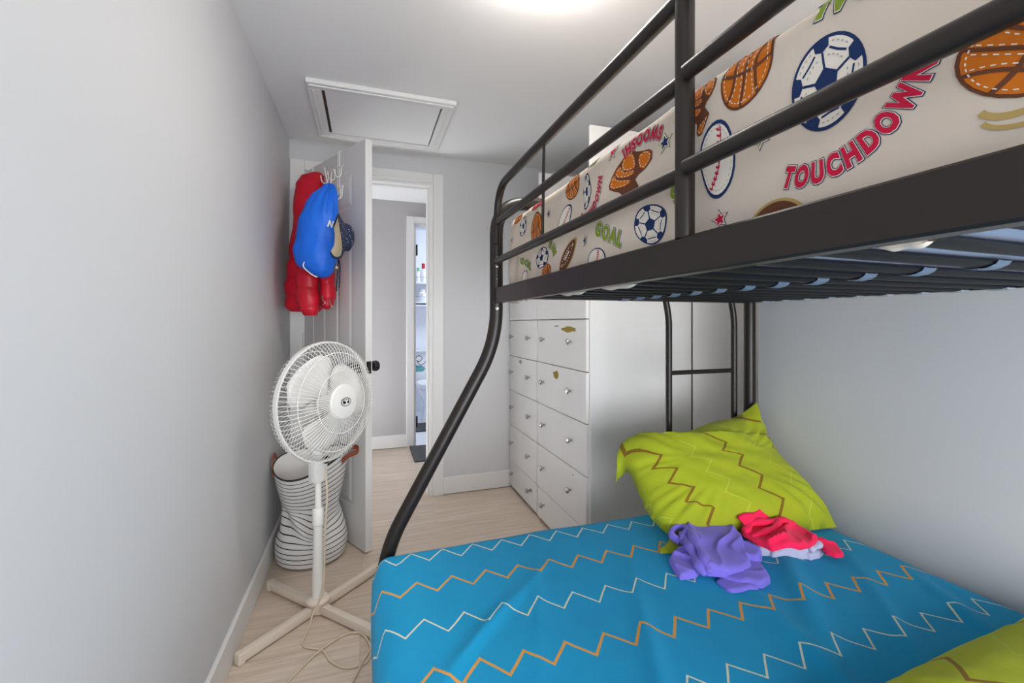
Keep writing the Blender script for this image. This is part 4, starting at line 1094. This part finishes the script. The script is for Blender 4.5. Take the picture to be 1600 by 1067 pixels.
b.build('strap', m_pink, pk, smooth=70)
b = MB()
pts = []
for i in range(13):
    t = i/12; x, y = 1.068+.120*t, 1.015+.015*t-.012*math.sin(PI*t)
    for k in range(6):
        s_ = k/5; pts.append((x+.004*math.sin(s_*6), y+.022*s_, Z_+.058+(.024+.018*t)*s_+.004*math.sin(t*9)))
n6 = len(pts)
b.add(pts+[(x+.004, y+.009, z-.002) for x, y, z in pts], [(i*6+k, i*6+k+1, i*6+k+7, i*6+k+6) for i in range(12) for k in range(5)]+[(n6+i*6+k, n6+i*6+k+6, n6+i*6+k+7, n6+i*6+k+1) for i in range(12) for k in range(5)]+[(i*6+5, n6+i*6+5, n6+i*6+11, i*6+11) for i in range(12)])
b.build('turned_up_edge', m_pink, pk, smooth=70)
b = MB()
roll(b, [(1.06, 1.005, Z_+.050), (1.10, 1.02, Z_+.064), (1.15, 1.01, Z_+.066), (1.20, 1.0, Z_+.066), (1.235, .99, Z_+.056)], .011, sd=1)
roll(b, [(1.06, .985, Z_+.048), (1.10, .975, Z_+.058), (1.15, .985, Z_+.062), (1.19, 1.005, Z_+.066)], .010, sd=3)
b.build('rolled_edge', m_pink, pk, smooth=70)

# ------------------------------------------------------------------ hallway and bathroom things
rg = MB().box(.37, .98, 3.585, 4.045, .0, .012, .004).build('door_mat', m_rug, smooth=None, label='dark grey mat on the hallway floor before the bathroom doorway', category='mat')
rg = MB().box(.25, 1.10, 4.56, 4.915, .004, .018, .005).build('bath_mat', m_rug, smooth=None, label='dark grey bath mat on the bathroom floor by the toilet', category='mat')
tx, ty = .735, 5.40
to = thing('toilet', 'white toilet seen through the narrow gap of the bathroom doorway', 'toilet', (tx, ty-.2, .004))
MB().box(tx-.20, tx+.20, ty-.02, ty+.17, .40, .76, .018).build('tank', m_porc, to)
MB().box(tx-.215, tx+.215, ty-.035, ty+.18, .76, .795, .010).build('tank_lid', m_porc, to)
secs = []
for z, a, bb_, oy in ((.004, .115, .20, .0), (.05, .11, .19, .0), (.16, .10, .17, .01), (.26, .13, .20, .0), (.34, .175, .245, -.01), (.39, .19, .26, -.015), (.40, .185, .255, -.015)):
    secs.append((tx, ty-.27+oy, z, (1, 0), a, bb_, 2.2))
MB().loft(secs, 36).build('bowl', m_porc, to)
MB().loft([(tx, ty-.285, .402, (1, 0), .195, .265, 2.2), (tx, ty-.285, .42, (1, 0), .197, .267, 2.2), (tx, ty-.285, .44, (1, 0), .190, .26, 2.2)], 36).build('seat_lid', m_porc, to)
b = MB()
for pts in ([(-.17, .70), (-.13, .73), (-.09, .70), (-.12, .66), (-.16, .67)], [(-.15, .66), (-.11, .62), (-.06, .64), (-.02, .70)], [(-.17, .62), (-.14, .59), (-.10, .60)]):
    b.tube(smoothpath([(tx+x, ty-.021, z) for x, z in pts], 6), .004, 6)
b.build('tank_sticker', m_inkd, to)
b = MB().loft([(tx-.13, ty-.0215, .535, (1, 0), .05, .002, 2), (tx-.12, ty-.0215, .575, (1, 0), .07, .002, 2), (tx-.13, ty-.0215, .61, (1, 0), .03, .002, 2)], 16); b.build('tank_sticker', m_frog, to)
sh = thing('bathroom_shelf', 'white two-tier bathroom shelf above the toilet holding bottles', 'shelf', (.85, 5.52, 1.36))
for z in (1.385, 1.625): MB().box(.55, 1.2, 5.44, YT, z-.02, z, .003).build('shelf_board', m_bathw, sh)
MB().box(.55, 1.2, 5.44, YT, 1.325, 1.345, .003).build('shelf_board', m_bathw, sh)
for z in (1.385, 1.625): MB().tube([(.55, 5.445, z+.06), (1.2, 5.445, z+.06)], .003, 6).build('guard_wire', m_chrome, sh)
for x in (.55, 1.185): MB().box(x, x+.015, 5.45, YT, 1.325, 1.80, .003).build('end_panel', m_bathw, sh)
def bottle(label, x, z, r, h, mc, mcap, cap=.05):
    t = thing('bottle', label, 'bottle', (x, 5.50, z), 'bottles on the bathroom shelf')
    MB().lathe([(r*.95, 0), (r, .01), (r, h*.8), (r*.6, h*.92), (r*.45, h)], (x, 5.50, z), n=18).build('body', mc, t)
    MB().lathe([(r*.62, h*.9), (r*.62, h+cap), (0, h+cap)], (x, 5.50, z), n=18).build('cap', mcap, t)
mb_red = M('red_plastic', '#b3222a', .4); mb_dk = M('dark_bottle', '#26302f', .35); mb_gr = M('green_plastic', '#74b58a', .4)
bottle('white bottle with red cap on upper bathroom shelf', .674, 1.625, .034, .185, m_porc, mb_red)
bottle('dark slim bottle on upper bathroom shelf behind the red-capped one', .738, 1.625, .027, .20, mb_dk, mb_dk)
bottle('short white bottle with green cap at the left end of the upper bathroom shelf', .612, 1.625, .025, .15, m_porc, mb_gr, .03)
bottle('white tub on the lower bathroom shelf, left of the small jar', .665, 1.385, .042, .13, m_porc, m_fan, .02)
bottle('small white jar with grey cap on lower bathroom shelf', .752, 1.385, .033, .07, m_porc, m_zip, .03)
